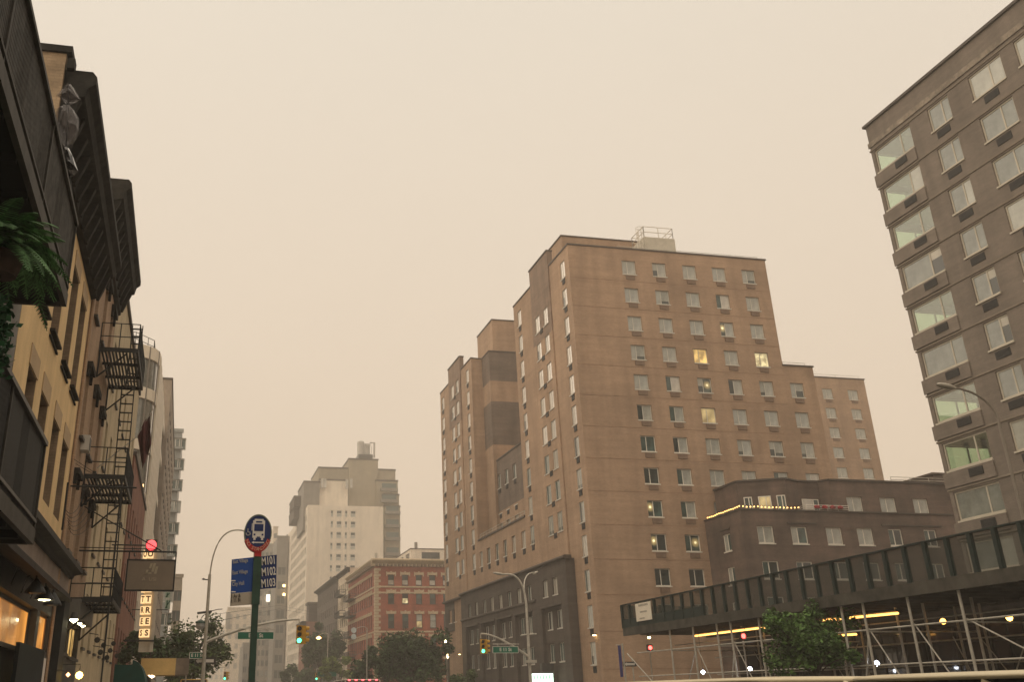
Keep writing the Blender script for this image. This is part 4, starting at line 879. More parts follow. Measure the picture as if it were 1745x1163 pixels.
def disc(rx_, rz_, y, th, a0=0, a1=360, rin=0., n=40):
    b = MB(); ptsA = []
    k = n
    out = [(ccx+rx_*math.cos(R(a0+(a1-a0)*i/k)), ccz+rz_*math.sin(R(a0+(a1-a0)*i/k))) for i in range(k+1)]
    inn = [(ccx+rin*rx_*math.cos(R(a0+(a1-a0)*i/k)), ccz+rin*rz_*math.sin(R(a0+(a1-a0)*i/k))) for i in range(k+1)]
    for i in range(k):
        (xa, za), (xb, zb), (xc, zc), (xd, zd) = out[i], out[i+1], inn[i+1], inn[i]
        b.poly([(xa, y, za), (xb, y, zb), (xc, y, zc), (xd, y, zd)]); b.poly([(xa, y+th, za), (xb, y+th, zb), (xc, y+th, zc), (xd, y+th, zd)]); b.poly([(xa, y, za), (xb, y, zb), (xb, y+th, zb), (xa, y+th, za)])
        if rin: b.poly([(xd, y, zd), (xc, y, zc), (xc, y+th, zc), (xd, y+th, zd)])
    return b
dk = disc(rx*.93, rz*.93, YP-.035, .07).build('roundel', NAVY, bs)
disc(rx, rz, YP-.042, .084, 0, 360, .93).build('roundel_rim', mat('olive_rim', (.16, .19, .15), rough=.4, var=.1), bs)
disc(rx*1.02, rz*1.05, YP-.05, .10, 204, 336, .74, 24).build('roundel_band', SRED, bs)
u_ = rz
bus = MB(); yb_ = YP-.039
def rq(x0, x1, z0, z1, mb_, dy=0.): mb_.box(ccx+x0*u_*1.0, ccx+x1*u_*1.0, yb_-dy, yb_+.002-dy, ccz+z0*u_, ccz+z1*u_)
rq(-.30, .36, -.28, .66, bus); rq(-.24, -.12, -.40, -.28, bus); rq(.18, .30, -.40, -.28, bus); rq(-.22, .28, .66, .74, bus); rq(-.36, -.32, .10, .5, bus)
rq(-.2, .36, -.56, -.5, bus); bus.poly([(ccx-.2*u_, yb_, ccz-.46*u_), (ccx-.2*u_, yb_, ccz-.60*u_), (ccx-.34*u_, yb_, ccz-.53*u_)])
bus.build('bus_symbol', SWH, bs)
bd_ = MB(); rq(-.22, .28, .08, .46, bd_, .004); rq(-.14, .2, .54, .62, bd_, .004); rq(-.24, -.14, -.16, -.06, bd_, .004); rq(.2, .3, -.16, -.06, bd_, .004); rq(-.06, .12, -.28, -.22, bd_, .004); bd_.build('bus_symbol_glass', NAVY, bs)
wc_ = MB(); wcx, wcz = ccx-.55*u_, ccz-.02*u_
wc_.tube([(wcx+.10*u_*math.cos(R(t)), yb_, wcz-.04*u_+.10*u_*math.sin(R(t))) for t in range(150, 400, 25)], .007, 4); wc_.tube([(wcx-.02*u_, yb_, wcz+.22*u_), (wcx-.01*u_, yb_, wcz+.04*u_), (wcx+.09*u_, yb_, wcz+.03*u_), (wcx+.13*u_, yb_, wcz-.1*u_)], .008, 4); wc_.build('wheelchair_symbol', SGREY, bs)
for i, ch in enumerate('NO STANDING'):
    th = R(213+(327-213)*i/10); text(ch, .058, (ccx+rx*.885*math.cos(th), YP-.053, ccz+rz*.905*math.sin(th)), (R(90), -(th-R(270)), 0), mat('band_print', (.62, .36, .26), bump=0), bs)
def quadsign(name, ps, m_, th=.02, dy=0.):
    """flat panel whose corners were read off; near-vertical board turned a little about the pole"""
    b = MB(); f = [Vector(p) for p in ps]; k = [p+Vector((0, th, 0)) for p in f]
    b.poly(f).poly(k).poly([f[0], f[1], k[1], k[0]]).poly([f[1], f[2], k[2], k[1]]).poly([f[2], f[3], k[3], k[2]]).poly([f[3], f[0], k[0], k[3]])
    return b.build(name, m_, bs)
# two boards, each turned slightly towards the avenue: right one swings away, left one nearer
yawR = R(14)
def brd(du, dz, s=0.): return None
k8 = lambda x, y: (380+x/6.845, 870+y/6.845)
YR_ = YP+.03; 
pr = [onY(*k8(425, 545), YP), onY(*k8(628, 522), YP), onY(*k8(620, 907), YP), onY(*k8(420, 925), YP)]
quadsign('route_panel', pr, NAVY)  # both panels share one blue; the navy and blue split is painted lighting
pl = [onY(*k8(103, 577), YP-.02), onY(*k8(365, 548), YP-.02), onY(*k8(345, 952), YP-.02), onY(*k8(90, 975), YP-.02)]
quadsign('destination_panel', pl, BLUE)
pg = [onY(*k8(90, 977), YP-.02), onY(*k8(345, 955), YP-.02), onY(*k8(340, 1103), YP-.02), onY(*k8(82, 1122), YP-.02)]
quadsign('stop_name_panel', pg, mat('beige_sign', (.40, .35, .28), var=.06, bump=0))
tilt = math.atan2(pr[1].z-pr[0].z, pr[1].x-pr[0].x)
for t_, x, y in (('M101', 531, 595), ('M102', 533, 722), ('M103', 530, 855)):
    q = onY(*k8(x, y), YP-.006); text(t_, .132, (q.x, q.y, q.z), (R(90), -tilt, 0), SWH, bs, sx=.58, bold=.002)
tl = math.atan2(pl[1].z-pl[0].z, pl[1].x-pl[0].x)
for t_, x, y, s_ in (('East Village', 112, 605, .062), ('East Village', 108, 735, .062), ('City Hall', 104, 868, .062)):
    q = onY(*k8(x, y), YP-.026); text(t_, s_, (q.x, q.y, q.z), (R(90), -tl, 0), SGREY, bs, ax='LEFT', sx=.66, bold=.001)
for t_, x, y in (('3 Av &', 90, 1012), ('E 11 St', 88, 1062)):
    q = onY(*k8(x, y), YP-.026); text(t_, .058, (q.x, q.y, q.z), (R(90), -tl, 0), mat('sign_dark_print', (.09, .08, .07), var=.05, bump=0), bs, ax='LEFT', sx=.72, bold=.001)
for y in (825, 955):
    q = onY(*k8(97, y), YP-.024); MB().box(q.x, q.x+.05, q.y-.003, q.y, q.z-.006, q.z+.006).build('panel_mark', SWH, bs)

# ================================================================== street lights, signals, street names
YELL = mat('signal_yellow', (.50, .27, .02), rough=.45, var=.12, scale=4); GREENL = lamp('green_lens', (.06, 1.0, .52), 3.2); OFFL = mat('dark_lens', (.02, .02, .018), rough=.2, var=.1, bump=0)
SGRN = mat('street_sign_green', (.0, .13, .075), rough=.4, var=.05, bump=0)
def head(root, c, faces=('S', 'E'), s=1.0):
    """three-lens signal heads in a cluster hung under the arm end"""
    for f in faces:
        o = {'S': Vector((0, -.2*s, 0)), 'E': Vector((.26*s, 0, 0)), 'W': Vector((-.26*s, 0, 0))}[f]; q = c+o
        body = MB().box(q.x-.17*s, q.x+.17*s, q.y-.11*s, q.y+.11*s, q.z-.53*s, q.z+.53*s).build('signal_head', YELL, root)
        d = {'S': Vector((0, -1, 0)), 'E': Vector((1, 0, 0)), 'W': Vector((-1, 0, 0))}[f]
        for i, (dz, mm) in enumerate(((.34, OFFL), (0, OFFL), (-.34, GREENL if f == 'S' else OFFL))):
            cz = q+d*(.112*s if f == 'S' else .172*s)+Vector((0, 0, dz*s))
            MB().lathe([(.001, 0), (.13*s, -.002), (.13*s, .02)], cz, 16, ax='y' if f == 'S' else 'x').build('lens', mm, body)
            vis = MB(); n = 12
            for j in range(n):
                a0, a1 = R(-20+220*j/n), R(-20+220*(j+1)/n); e0 = Vector((math.cos(a0), 0, math.sin(a0))) if f == 'S' else Vector((0, math.cos(a0), math.sin(a0))); e1 = Vector((math.cos(a1), 0, math.sin(a1))) if f == 'S' else Vector((0, math.cos(a1), math.sin(a1)))
                vis.poly([cz+e0*.15*s, cz+e1*.15*s, cz+e1*.15*s+d*.2*s, cz+e0*.15*s+d*.2*s])
            vis.build('visor', YELL, body)
def arc(p, q, c, n=10):
    p, q, c = Vector(p), Vector(q), Vector(c); return [(1-t)**2*p+2*t*(1-t)*c+t*t*q for t in [i/n for i in range(n+1)]]
# left pole
YA = 52.0
P0 = onY(345.5, 1160, YA); P1 = onY(357.5, 980, YA)
lp = thing('signal_pole', (P0.x, YA, .14), 'street light and signal pole with curved lamp arm on the near left corner', 'street light')
xa = (P0.x+P1.x)/2
MB().tube([(xa, YA, .14), (xa, YA, 1.2), (xa, YA, P1.z)], [.13, .10, .075], 10).tube([(xa, YA, .14), (xa, YA, .7)], .2, 8).build('pole', GALV, lp)
tipL = onY(418, 906, YA); MB().tube(arc((xa, YA, P1.z-.1), tipL, (xa+.1, YA, tipL.z+.4), 14), .04, 6).build('lamp_arm', GALV, lp)
MB().lathe([(.02, .12), (.16, .06), (.2, -.05), (.1, -.12), (.01, -.13)], (tipL.x+.35, YA, tipL.z), 12, sx=2.2).build('lamp_head', GALV, lp)
s0, s1 = onY(352, 1096, YA), onY(510, 1056.5, YA)
MB().tube(arc((xa, YA, s0.z), s1, onY(440, 1058, YA), 14), .075, 8, r2=.045).build('signal_arm', GALV, lp)
hc = onY(509, 1083, YA); MB().tube([s1, (s1.x, YA, hc.z+.5)], .03, 6).build('hanger', GALV, lp); head(lp, Vector((s1.x, YA, hc.z)), s=.8)
def street_sign(root, c, w, h, txt, sy, bar=True, m_=SGRN, sz=None):
    y = c.y-sy; b = MB().box(c.x-w/2, c.x+w/2, y-.015, y+.015, c.z-h/2, c.z+h/2).build('street_sign', m_, root)
    fr_ = MB().box(c.x-w/2-.02, c.x+w/2+.02, y-.02, y+.02, c.z+h/2, c.z+h/2+.025).box(c.x-w/2-.02, c.x+w/2+.02, y-.02, y+.02, c.z-h/2-.025, c.z-h/2).box(c.x-w/2-.03, c.x-w/2, y-.02, y+.02, c.z-h/2, c.z+h/2).box(c.x+w/2, c.x+w/2+.03, y-.02, y+.02, c.z-h/2, c.z+h/2); fr_.build('sign_border', SWH, b)
    text(txt, sz or h*.8, (c.x, y-.018, c.z), (R(90), 0, 0), SWH, b, bold=.006)
    if bar: MB().tube([(c.x-w/2, c.y-sy, c.z+h/2+.16), (c.x+w/2+.1, c.y-sy, c.z+h/2+.16)], .03, 6).tube([(c.x-w*.3, y, c.z+h/2+.02), (c.x-w*.3, y, c.z+h/2+.16)], .015, 4).tube([(c.x+w*.3, y, c.z+h/2+.02), (c.x+w*.3, y, c.z+h/2+.16)], .015, 4).tube([(c.x, y, c.z+h/2+.16), (c.x, y+sy, c.z+h/2+.45)], .02, 5).build('sign_bar', GALV, b)
street_sign(lp, onY(435.5, 1084.5, YA), 1.72, .31, 'E 11 St', .12)
c = onY(336, 1118, YA); street_sign(lp, Vector((c.x, YA+.15, c.z)), .68, .25, 'E 11 St', .0, bar=False)
ow = MB(); c = onY(350, 1127, YA); ow.box(c.x-.5, c.x+.5, YA+.25, YA+.27, c.z-.15, c.z+.15); ow.build('one_way_sign', DARKM, lp)
oa = MB().box(c.x-.32, c.x+.4, YA+.242, YA+.247, c.z-.07, c.z+.07).poly([(c.x-.32, YA+.244, c.z-.12), (c.x-.45, YA+.244, c.z), (c.x-.32, YA+.244, c.z+.12)]); oa.build('one_way_arrow', SWH, lp)
tb = MB(); a_, b_ = onY(336, 1046, YA), onY(361, 1043, YA); tb.tube([a_, b_], .06, 6); tb.tube([onY(357, 1043, YA), onY(371, 1039.5, YA), onY(379, 1039, YA)], .02, 5); tb.tube(arc(onY(348, 1049, YA), onY(341, 1062, YA), onY(343, 1052, YA), 6), .02, 5); tb.build('bracket_bar', DARKM, lp)
gl = onY(341.5, 1064, YA); MB().lathe([(.03, .2), (.22, .1), (.25, .02)], gl, 12).build('globe_cap', GRN, lp); MB().lathe([(.2, .02), (.22, -.12), (.12, -.26), (.01, -.28)], gl, 12).build('globe', SGREY, lp)
sm = onY(352, 989, YA); MB().tube([(xa, YA, sm.z), (sm.x-.12, YA, sm.z+.02)], .03, 5).lathe([(.02, .05), (.1, .0), (.02, -.04)], (sm.x-.15, YA, sm.z+.03), 8).build('photo_cell', DARKM, lp)
# wires across the avenue from the left pole
wr = MB(); 
for dz in (0, -.35): wr.tube([(xa, YA, onY(362, 1050, YA).z+dz), (9.5, 110, 10.5+dz), (22, 160, 13+dz)], .012, 3)
tag(wr.build('overhead_wires', BLACKM), 'thin black overhead wires leaving the left street light pole', 'wires')

# right pole
YB2 = 66.0
Q0 = onY(903.5, 1150, YB2); xq = Q0.x
rp_ = thing('signal_pole', (xq, YB2, .14), 'street light and signal pole in front of the dark brick base', 'street light')
ztop_ = onY(897, 1028, YB2).z
MB().tube([(xq, YB2, .14), (xq, YB2, 1.2), (xq, YB2, ztop_)], [.15, .11, .08], 10).tube([(xq, YB2, .14), (xq, YB2, .7)], .22, 8).build('pole', GALV, rp_)
tp = onY(840, 977, YB2); MB().tube(arc((xq, YB2, ztop_-.1), onY(858, 980, YB2), (xq-.1, YB2, onY(870, 978, YB2).z+.2), 14), .06, 6).build('lamp_arm', GALV, rp_)
def cobra(root, a, b):
    a, b = Vector(a), Vector(b); d = b-a; s = MB(); n = Vector((0, 1, 0)); upv = Vector((0, 0, 1))
    ring = [(0, .05, .05), (.25, .13, .08), (.6, .17, .09), (.9, .14, .06), (1, .02, .02)]
    pts_ = []
    for t, w, h in ring:
        c = a+d*t; base = len(s.v); s.v += [tuple(c+n*w*math.cos(2*math.pi*j/8)+upv*h*math.sin(2*math.pi*j/8)) for j in range(8)]; pts_.append(base)
    for i in range(4):
        for j in range(8): s.f.append((pts_[i]+j, pts_[i]+(j+1) % 8, pts_[i+1]+(j+1) % 8, pts_[i+1]+j)); s.m.append(0)
    return s.build('lamp_head', GALV, root, smooth=True)
cobra(rp_, onY(858, 980, YB2), tp)
MB().tube(arc((xq, YB2, ztop_-.3), onY(914, 977, YB2+2), (xq+.1, YB2+1.6, onY(905, 975, YB2).z+.3), 8), .04, 6).build('lamp_arm', GALV, rp_); cobra(rp_, onY(908, 979, YB2+2), onY(917, 975, YB2+2.2))
s1 = onY(819, 1081, YB2); MB().tube(arc((xq, YB2, onY(902, 1121, YB2).z), s1, onY(845, 1080, YB2), 14), .08, 8, r2=.045).build('signal_arm', GALV, rp_)
hc = onY(821, 1103, YB2); MB().tube([s1, (s1.x, YB2, hc.z+.5)], .03, 6).build('hanger', GALV, rp_); head(rp_, Vector((s1.x+.05, YB2, hc.z)), s=.82)
street_sign(rp_, onY(860.5, 1108.5, YB2), 1.68, .36, 'E 11 St', .12)
MB().tube([onY(888, 1083, YB2), onY(914, 1081.5, YB2)], .05, 6).build('bracket_bar', GALV, rp_); MB().box(xq-.3, xq+.4, YB2-.3, YB2-.12, onY(905, 1131, YB2).z, onY(905, 1126, YB2).z).build('camera_box', GALV, rp_)
# far signals down the avenue
for u, v, Y, lab in ((383, 1153, 150, 'small green far traffic light by the street trees at left'), (539, 1154, 170, 'small green far traffic light below the dark tenement')):
    c = onY(u, v, Y); t = thing('traffic_light', (c.x, Y, .1), lab, 'traffic light', 'far traffic lights'); sg = 1 if u < 450 else -1
    head(t, c, s=1.0); px_ = c.x-6*sg; MB().tube([(px_, Y, .1), (px_, Y, c.z+1.3)], .1, 6).tube([(px_, Y, c.z+1.2), (c.x, Y, c.z+1.1)], .06, 6).tube([(c.x, Y, c.z+1.1), (c.x, Y, c.z+.6)], .03, 5).build('pole', GALV, t)
c = onY(557, 1150, 168); t = thing('street_sign', (c.x, 168, .1), 'small green far street name sign under the trees', 'sign'); MB().box(c.x-1.5, c.x+1.5, 167.9, 168, c.z-.35, c.z+.35).build('board', SGRN, t); MB().tube([(c.x+1.6, 168, .1), (c.x+1.6, 168, c.z+.5)], .07, 6).build('pole', GALV, t); text('E 12 St', .5, (c.x, 167.88, c.z), (R(90), 0, 0), SWH, t)
# shielded street lamps seen against the red building and beyond
for u, v, Y, lab, on in ((602, 1081, 120, 'grey floodlights hanging in front of the red building corner', 0), (543, 1088, 180, 'lit amber street lamp in front of the small red building', 1)):
    c = onY(u, v, Y); t = thing('street_lamp', (c.x, Y, c.z), lab, 'street lamp')
    MB().tube([(c.x+1.6, Y, .1), (c.x+1.6, Y, c.z+.6)], .07, 6).tube(arc((c.x+1.6, Y, c.z+.6), (c.x, Y, c.z+.35), (c.x+1, Y, c.z+1)), .04, 6).build('pole', GALV, t)
    if on: MB().lathe([(.02, .25), (.4, .05), (.42, -.1), (.1, -.25)], c, 10).build('lamp_head', lamp('amber_head', (1, .55, .15), 7), t)
    else:
        for dz in (.35, -.35): MB().lathe([(.12, .0), (.32, -.35), (.3, -.4), (.01, -.4)], c+Vector((0, 0, dz)), 10, ax='y').build('lamp_head', mat('pale_lamp_glass', (.6, .65, .66), rough=.2, bump=0), t)
# slim lit post lamp beside the dark base
c = onX(761, 1110, 28.5); t = thing('street_lamp', (c.x, c.y, .14), 'slim post lamp with small yellow bulbs beside the dark brick base', 'street lamp')
MB().tube([(c.x, c.y, .14), (c.x, c.y, c.z)], .06, 6).build('pole', GALV, t)
for dx, dz in ((-.1, .9), (.05, .2), (.1, -.6)): MB().lathe([(.02, -.2), (.14, -.05), (.1, .15), (.01, .25)], c+Vector((dx, 0, dz)), 8).build('bulb', lamp('post_bulb', (1, .78, .35), 8), t)
# lit green and white shop sign
c = onX(925, 1152, 29.2); t = thing('shop_sign', (c.x, c.y, c.z), 'lit green and white shop sign box at the foot of the dark brick base', 'sign')
bw_ = abs(onX(907, 1152, 29.2).y-onX(943, 1152, 29.2).y)/2
MB().box(29.1, 30.1, c.y-.3, c.y+.3, c.z-1.3, c.z+.9).build('box', DARKM, t)
q0, q1 = onY(906, 1149, c.y-.31), onY(943, 1163, c.y-.31)
MB().box(q0.x, q1.x, c.y-.34, c.y-.31, q1.z-.5, q0.z).build('lit_panel', lamp('green_white_panel', (.75, 1.0, .82), 1.6), t)
gsl = MB()
for i in range(6): gsl.box(q0.x+.12+i*.26, q0.x+.24+i*.26, c.y-.352, c.y-.342, q0.z-.42, q0.z-.12+.05*(i % 2))
gsl.build('lettering', lamp('green_letters', (.05, .5, .25), .6), t)

# ================================================================== trees
def leafmat(nm, c): 
    mt = mat(nm, c, rough=.7, var=.45, scale=.9, bump=0, spec=.2); n = mt.node_tree.nodes; l = mt.node_tree.links; p = n['Principled BSDF']; old = p.inputs['Base Color'].links[0].from_socket
    ge = n.new('ShaderNodeNewGeometry'); mr = n.new('ShaderNodeMapRange'); mr.inputs['To Min'].default_value = .45; mr.inputs['To Max'].default_value = 1.9; l.new(ge.outputs['Random Per Island'], mr.inputs['Value'])
    sc_ = n.new('ShaderNodeVectorMath'); sc_.operation = 'SCALE'; l.new(old, sc_.inputs[0]); l.new(mr.outputs[0], sc_.inputs['Scale']); l.new(sc_.outputs[0], p.inputs['Base Color'])
    return mt
LEAF = leafmat('leaf_dark', (.042, .07, .028)); LEAF2 = leafmat('leaf_mid', (.06, .088, .03)); LEAF3 = leafmat('leaf_fresh', (.11, .15, .035)); BARK = mat('bark', (.07, .055, .04), var=.3, scale=4, bump=.5)
def tree(label, x, y, h, rx_, rz_, cz, n, leaf, m_, seed, lobes=14, group='street trees'):
    g = random.Random(seed); t = thing('street_tree', (x, y, .14), label, 'tree', group)
    tk_ = MB().tube([(x, y, .1), (x+.1, y, h*.25), (x-.05, y+.1, h*.45), (x+.1, y, cz)], [h*.022, h*.018, h*.014, h*.006], 8)
    L = []
    for i in range(int(lobes*1.9)):
        th = g.uniform(0, 6.283); ph = g.uniform(-.75, 1.0); rr = g.uniform(.3, 1.08)
        L.append((Vector((x+rx_*rr*math.cos(th)*math.sqrt(max(0, 1-ph*ph*.7)), y+rx_*rr*math.sin(th)*math.sqrt(max(0, 1-ph*ph*.7)), cz+rz_*ph*rr)), g.uniform(.17, .44)*min(rx_, rz_)))
    for c, r in L: tk_.tube(arc((x, y, h*.42), c, (x+(c.x-x)*.3, y+(c.y-y)*.3, (h*.42+c.z)/2+.3), 5), h*.007, 5, r2=h*.002)
    tk_.build('trunk', BARK, t)
    b = MB()
    for i in range(n):
        c, r = g.choice(L); d = Vector((g.gauss(0, 1), g.gauss(0, 1), g.gauss(0, .8))); d = d.normalized()*r*(g.random()**.45)*1.15
        p = c+d; s = leaf*g.uniform(.6, 1.3); a = Vector((g.gauss(0, 1), g.gauss(0, 1), g.gauss(0, .5))).normalized(); e_ = a.cross(Vector((g.gauss(0, 1), g.gauss(0, 1), g.gauss(0, 1)))).normalized()
        b.poly([p-a*s, p+e_*s*.5, p+a*s, p-e_*s*.5])
    b.build('crown', m_, t)
c = onY(333, 1118, 85); tree('leafy street tree behind the left signal pole', c.x, 85, 9.0, 2.9, 2.5, c.z-.1, 6500, .16, LEAF2, 3, 22)
c = onX(700, 1122, 24.5); tree('broad dark street tree in front of the red brick building', c.x, c.y, 8.6, 4.3, 3.2, c.z-.4, 12000, .2, LEAF, 5, 20)
c = onX(655, 1135, 24.0); tree('lower dark street tree at the left edge of the red brick building', c.x, c.y, 7.0, 3.4, 2.4, c.z-.2, 7000, .22, LEAF, 15, 14)
c = onX(1382, 1092, 21.6); tree('dense green tree growing between the shed poles', c.x, c.y, 4.9, 1.5, 1.3, c.z-.1, 11000, .08, leafmat('leaf_green', (.062, .115, .03)), 8, 20)
c = onX(548, 1105, 25); tree('hazy tree in front of the dark brown tenement', c.x, c.y, 10.5, 3.8, 3.6, c.z, 6000, .3, LEAF, 9, 14)
c = onX(578, 1142, 24.5); tree('fresh light green tree low beside the pale tenement', c.x, c.y, 6.6, 3.0, 2.0, c.z, 4500, .26, LEAF3, 10, 12)
c = onX(512, 1150, 24); tree('distant grey green tree below the white tower', c.x, c.y, 7.5, 4.5, 2.8, c.z-1, 4000, .4, LEAF, 12, 12)
c = onX(790, 1160, 28.2); tree('small shrub like tree at the foot of the dark brick base', c.x, c.y, 4.0, 1.6, 1.3, c.z-.4, 2500, .16, LEAF2, 13, 8)
c = onY(268, 1140, 60); tree('dark tree foliage behind the yellow awning', c.x-.4, 60, 7.0, 1.8, 1.5, c.z+.6, 3500, .15, LEAF, 14, 10)

# ================================================================== vehicles
def car(name, label, cat, x, y, L, W, H, body, heading=1, van=False, roofc=None, marker=None):
    """body, cabin with glass, wheels and lamps; long axis along the avenue"""
    t = thing(name, (x, y, 0), label, cat)
    hb = H*.55; g = .22
    side = [(-L/2, g+.1), (-L/2, hb*.9), (-L/2+.12, hb), (L*.30, hb*.98), (L/2-.1, hb*.78), (L/2, hb*.55), (L/2, g+.1), (L/2-.3, g), (-L/2+.3, g)]
    if van: side = [(-L/2, g+.1), (-L/2, hb), (L/2-.5, hb), (L/2-.05, hb*.8), (L/2, g+.1)]
    b = MB(); n = len(side)
    for sx_, ins in ((-W/2, 0), (W/2, 0)): pass
    b.v += [(x-W/2, y+q[0]*heading, q[1]) for q in side]+[(x+W/2, y+q[0]*heading, q[1]) for q in side]
    for i in range(n): j = (i+1) % n; b.f.append((i, j, n+j, n+i)); b.m.append(0)
    b.f.append(tuple(range(n))); b.f.append(tuple(range(n, 2*n))); b.m += [0, 0]
    b.build('body', body, t)
    tp_ = [(-L/2+.12, L*.30), (-L/2+.42, L*.12)] if not van else [(-L/2+.02, L/2-.45), (-L/2+.1, L/2-1.0)]
    (a0, a1), (c0_, c1_) = tp_; Wt = W-.34 if not van else W-.16
    gl_ = MB(); lo = [(x-W/2+.04, y+a0*heading), (x+W/2-.04, y+a0*heading), (x+W/2-.04, y+a1*heading), (x-W/2+.04, y+a1*heading)]; hi = [(x-Wt/2, y+c0_*heading), (x+Wt/2, y+c0_*heading), (x+Wt/2, y+c1_*heading), (x-Wt/2, y+c1_*heading)]
    for i in range(4): j = (i+1) % 4; gl_.poly([(*lo[i], hb+.003), (*lo[j], hb+.003), (*hi[j], H-.045), (*hi[i], H-.045)])
    gl_.build('window', pane('car_glass', (.012, .012, .012), cior=1.5), t)
    pil = MB()
    for f in (.0, .36, .7, 1.0):
        for s_ in (0, 1):
            A = Vector((*lo[3 if s_ == 0 else 2], hb)).lerp(Vector((*lo[0 if s_ == 0 else 1], hb)), f); B = Vector((*hi[3 if s_ == 0 else 2], H-.06)).lerp(Vector((*hi[0 if s_ == 0 else 1], H-.06)), f)
            pil.tube([A, B], .045, 5)
    pil.build('pillar', body, t)
    rfm = MB(); ring_ = []
    for ins, z in ((-.02, H-.052), (-.04, H-.035), (-.01, H-.012), (.10, H), (.45, H+.01)):
        base = len(rfm.v); ring_.append(base)
        y0_, y1_ = y+(c0_+ins)*heading, y+(c1_-ins)*heading; wx = Wt/2-ins
        rr = .22
        for (cx_, cy_, s0_) in ((x+wx-rr, y1_-rr*heading, 0), (x-wx+rr, y1_-rr*heading, 1), (x-wx+rr, y0_+rr*heading, 2), (x+wx-rr, y0_+rr*heading, 3)):
            for k in range(4):
                th = R(90*s0_+30*k); rfm.v.append((cx_+rr*math.cos(th), cy_+rr*math.sin(th)*heading, z))
    for i in range(len(ring_)-1):
        for j in range(16): rfm.f.append((ring_[i]+j, ring_[i]+(j+1) % 16, ring_[i+1]+(j+1) % 16, ring_[i+1]+j)); rfm.m.append(0)
    rfm.f.append(tuple(ring_[-1]+j for j in range(16))); rfm.m.append(0)
    rfm.build('roof', roofc or body, t, smooth=True)
    for dx in (-W/2+.1, W/2-.1):
        for dy in (-L*.3, L*.32): 
            wh = MB().lathe([(.01, -.1), (.33, -.1), (.33, .1), (.01, .1)], (x+dx, y+dy*heading, .33), 16, ax='x').build('wheel', mat('tyre', (.02, .02, .02), rough=.8), t)
            MB().lathe([(.01, -.115), (.2, -.11), (.2, .11), (.01, .115)], (x+dx, y+dy*heading, .33), 12, ax='x').build('rim', GALV, wh)
    for dx in (-W/2+.2, W/2-.2):
        MB().box(x+dx-.14, x+dx+.14, y-L/2*heading-.02, y-L/2*heading+.02, hb*.7, hb*.9).build('tail_light', mat('tail_red', (.3, .01, .01), rough=.2), t)
        MB().box(x+dx-.16, x+dx+.16, y+L/2*heading-.02, y+L/2*heading+.02, hb*.5, hb*.7).build('headlight', SGREY, t)
    if marker:
        for i in range(5): MB().box(x-Wt/2+.2+i*(Wt-.4)/4-.06, x-Wt/2+.2+i*(Wt-.4)/4+.06, y+(c0_)*heading-.07, y+c0_*heading-.055, H-.075, H-.02).build('marker_light', lamp('marker_red', (1, .03, .05), 5), t)
    return t
CREAMC = mat('cream_car_paint', (.62, .53, .35), rough=.35, var=.05, scale=2, bump=0, spec=.5); 
XV = 6.4; W_ = 1.85
zr = onX(1560, 1147, XV-.75).z
car('parked_car', 'long cream vehicle roof along the bottom right edge', 'car', XV, 6.35, 5.6, 1.9, zr-.01, CREAMC, van=True)
car('parked_car', 'cream vehicle roof in front of the shed, ending at the dark tree', 'car', XV+.15, 12.6, 5.4, 1.9, onX(1250, 1155, XV-.6).z-.01, CREAMC, van=True)
c = onY(325, 1161, 75); car('taxi', 'yellow taxi roof below the left signal pole', 'taxi', c.x+.2, 75, 4.8, 1.85, c.z+.05, mat('taxi_yellow', (.55, .30, .02), rough=.35, var=.05, bump=0), van=True)
c = onY(605, 1160, 62); car('delivery_van', 'pale van with a row of red roof lights on the avenue', 'van', c.x, 62, 5.6, 2.1, c.z, mat('pale_van_paint', (.5, .42, .36), rough=.35, var=.05, bump=0), van=True, marker=True)
# blue banner and arrow sign by the end of the shed
c = onY(1057, 1130, 53); bn = thing('banner', (c.x, 53, .1), 'tall narrow blue banner beside the far end of the shed', 'banner')
q0, q1 = onY(1053, 1101, 53), onY(1061, 1155, 53)
MB().box(q0.x, q1.x+.05, 53, 53.04, q1.z, q0.z).build('cloth', mat('blue_cloth', (.07, .065, .2), var=.2), bn); MB().tube([(q0.x-.12, 53, q0.z+.02), (q1.x+.2, 53, q0.z+.02)], .02, 5).tube([(q1.x+.18, 53.05, .1), (q1.x+.18, 53.05, q0.z+.1)], .045, 6).build('pole', GALV, bn)
c = onY(1071, 1133, 54); ow = thing('one_way_sign', (c.x, 54, .1), 'black one way arrow sign under the end of the shed', 'sign'); q0, q1 = onY(1061, 1129, 54), onY(1085, 1137, 54)
MB().box(q0.x, q1.x, 54, 54.02, q1.z, q0.z).build('board', BLACKM, ow); MB().box(q0.x+.22, q1.x-.1, 53.99, 53.997, c.z-.06, c.z+.06).poly([(q0.x+.08, 53.993, c.z), (q0.x+.22, 53.993, c.z-.1), (q0.x+.22, 53.993, c.z+.1)]).build('arrow', SWH, ow); MB().tube([(q1.x-.2, 54.06, .1), (q1.x-.2, 54.06, q0.z+.2)], .035, 6).build('pole', GALV, ow)
# street light in front of the grey tower
c0 = onY(1601, 657, 30); c1 = onY(1700, 700, 30)
lt = thing('street_light', (onY(1712, 760, 30).x, 30, .14), 'thin street light arm in front of the grey-brown tower', 'street light')
xx = onY(1712, 760, 30).x
LPM = mat('weathered_lamp_post', (.19, .165, .135), rough=.6, var=.1); MB().tube([(xx, 30, .14), (xx, 30, onY(1708, 720, 30).z)], .07, 8, r2=.05).build('pole', LPM, lt)
MB().tube(arc((xx, 30, onY(1708, 722, 30).z), onY(1625, 661, 30), onY(1690, 672, 30), 12), .04, 6).build('lamp_arm', LPM, lt); cobra(lt, onY(1628, 662, 30), onY(1596, 655, 30))
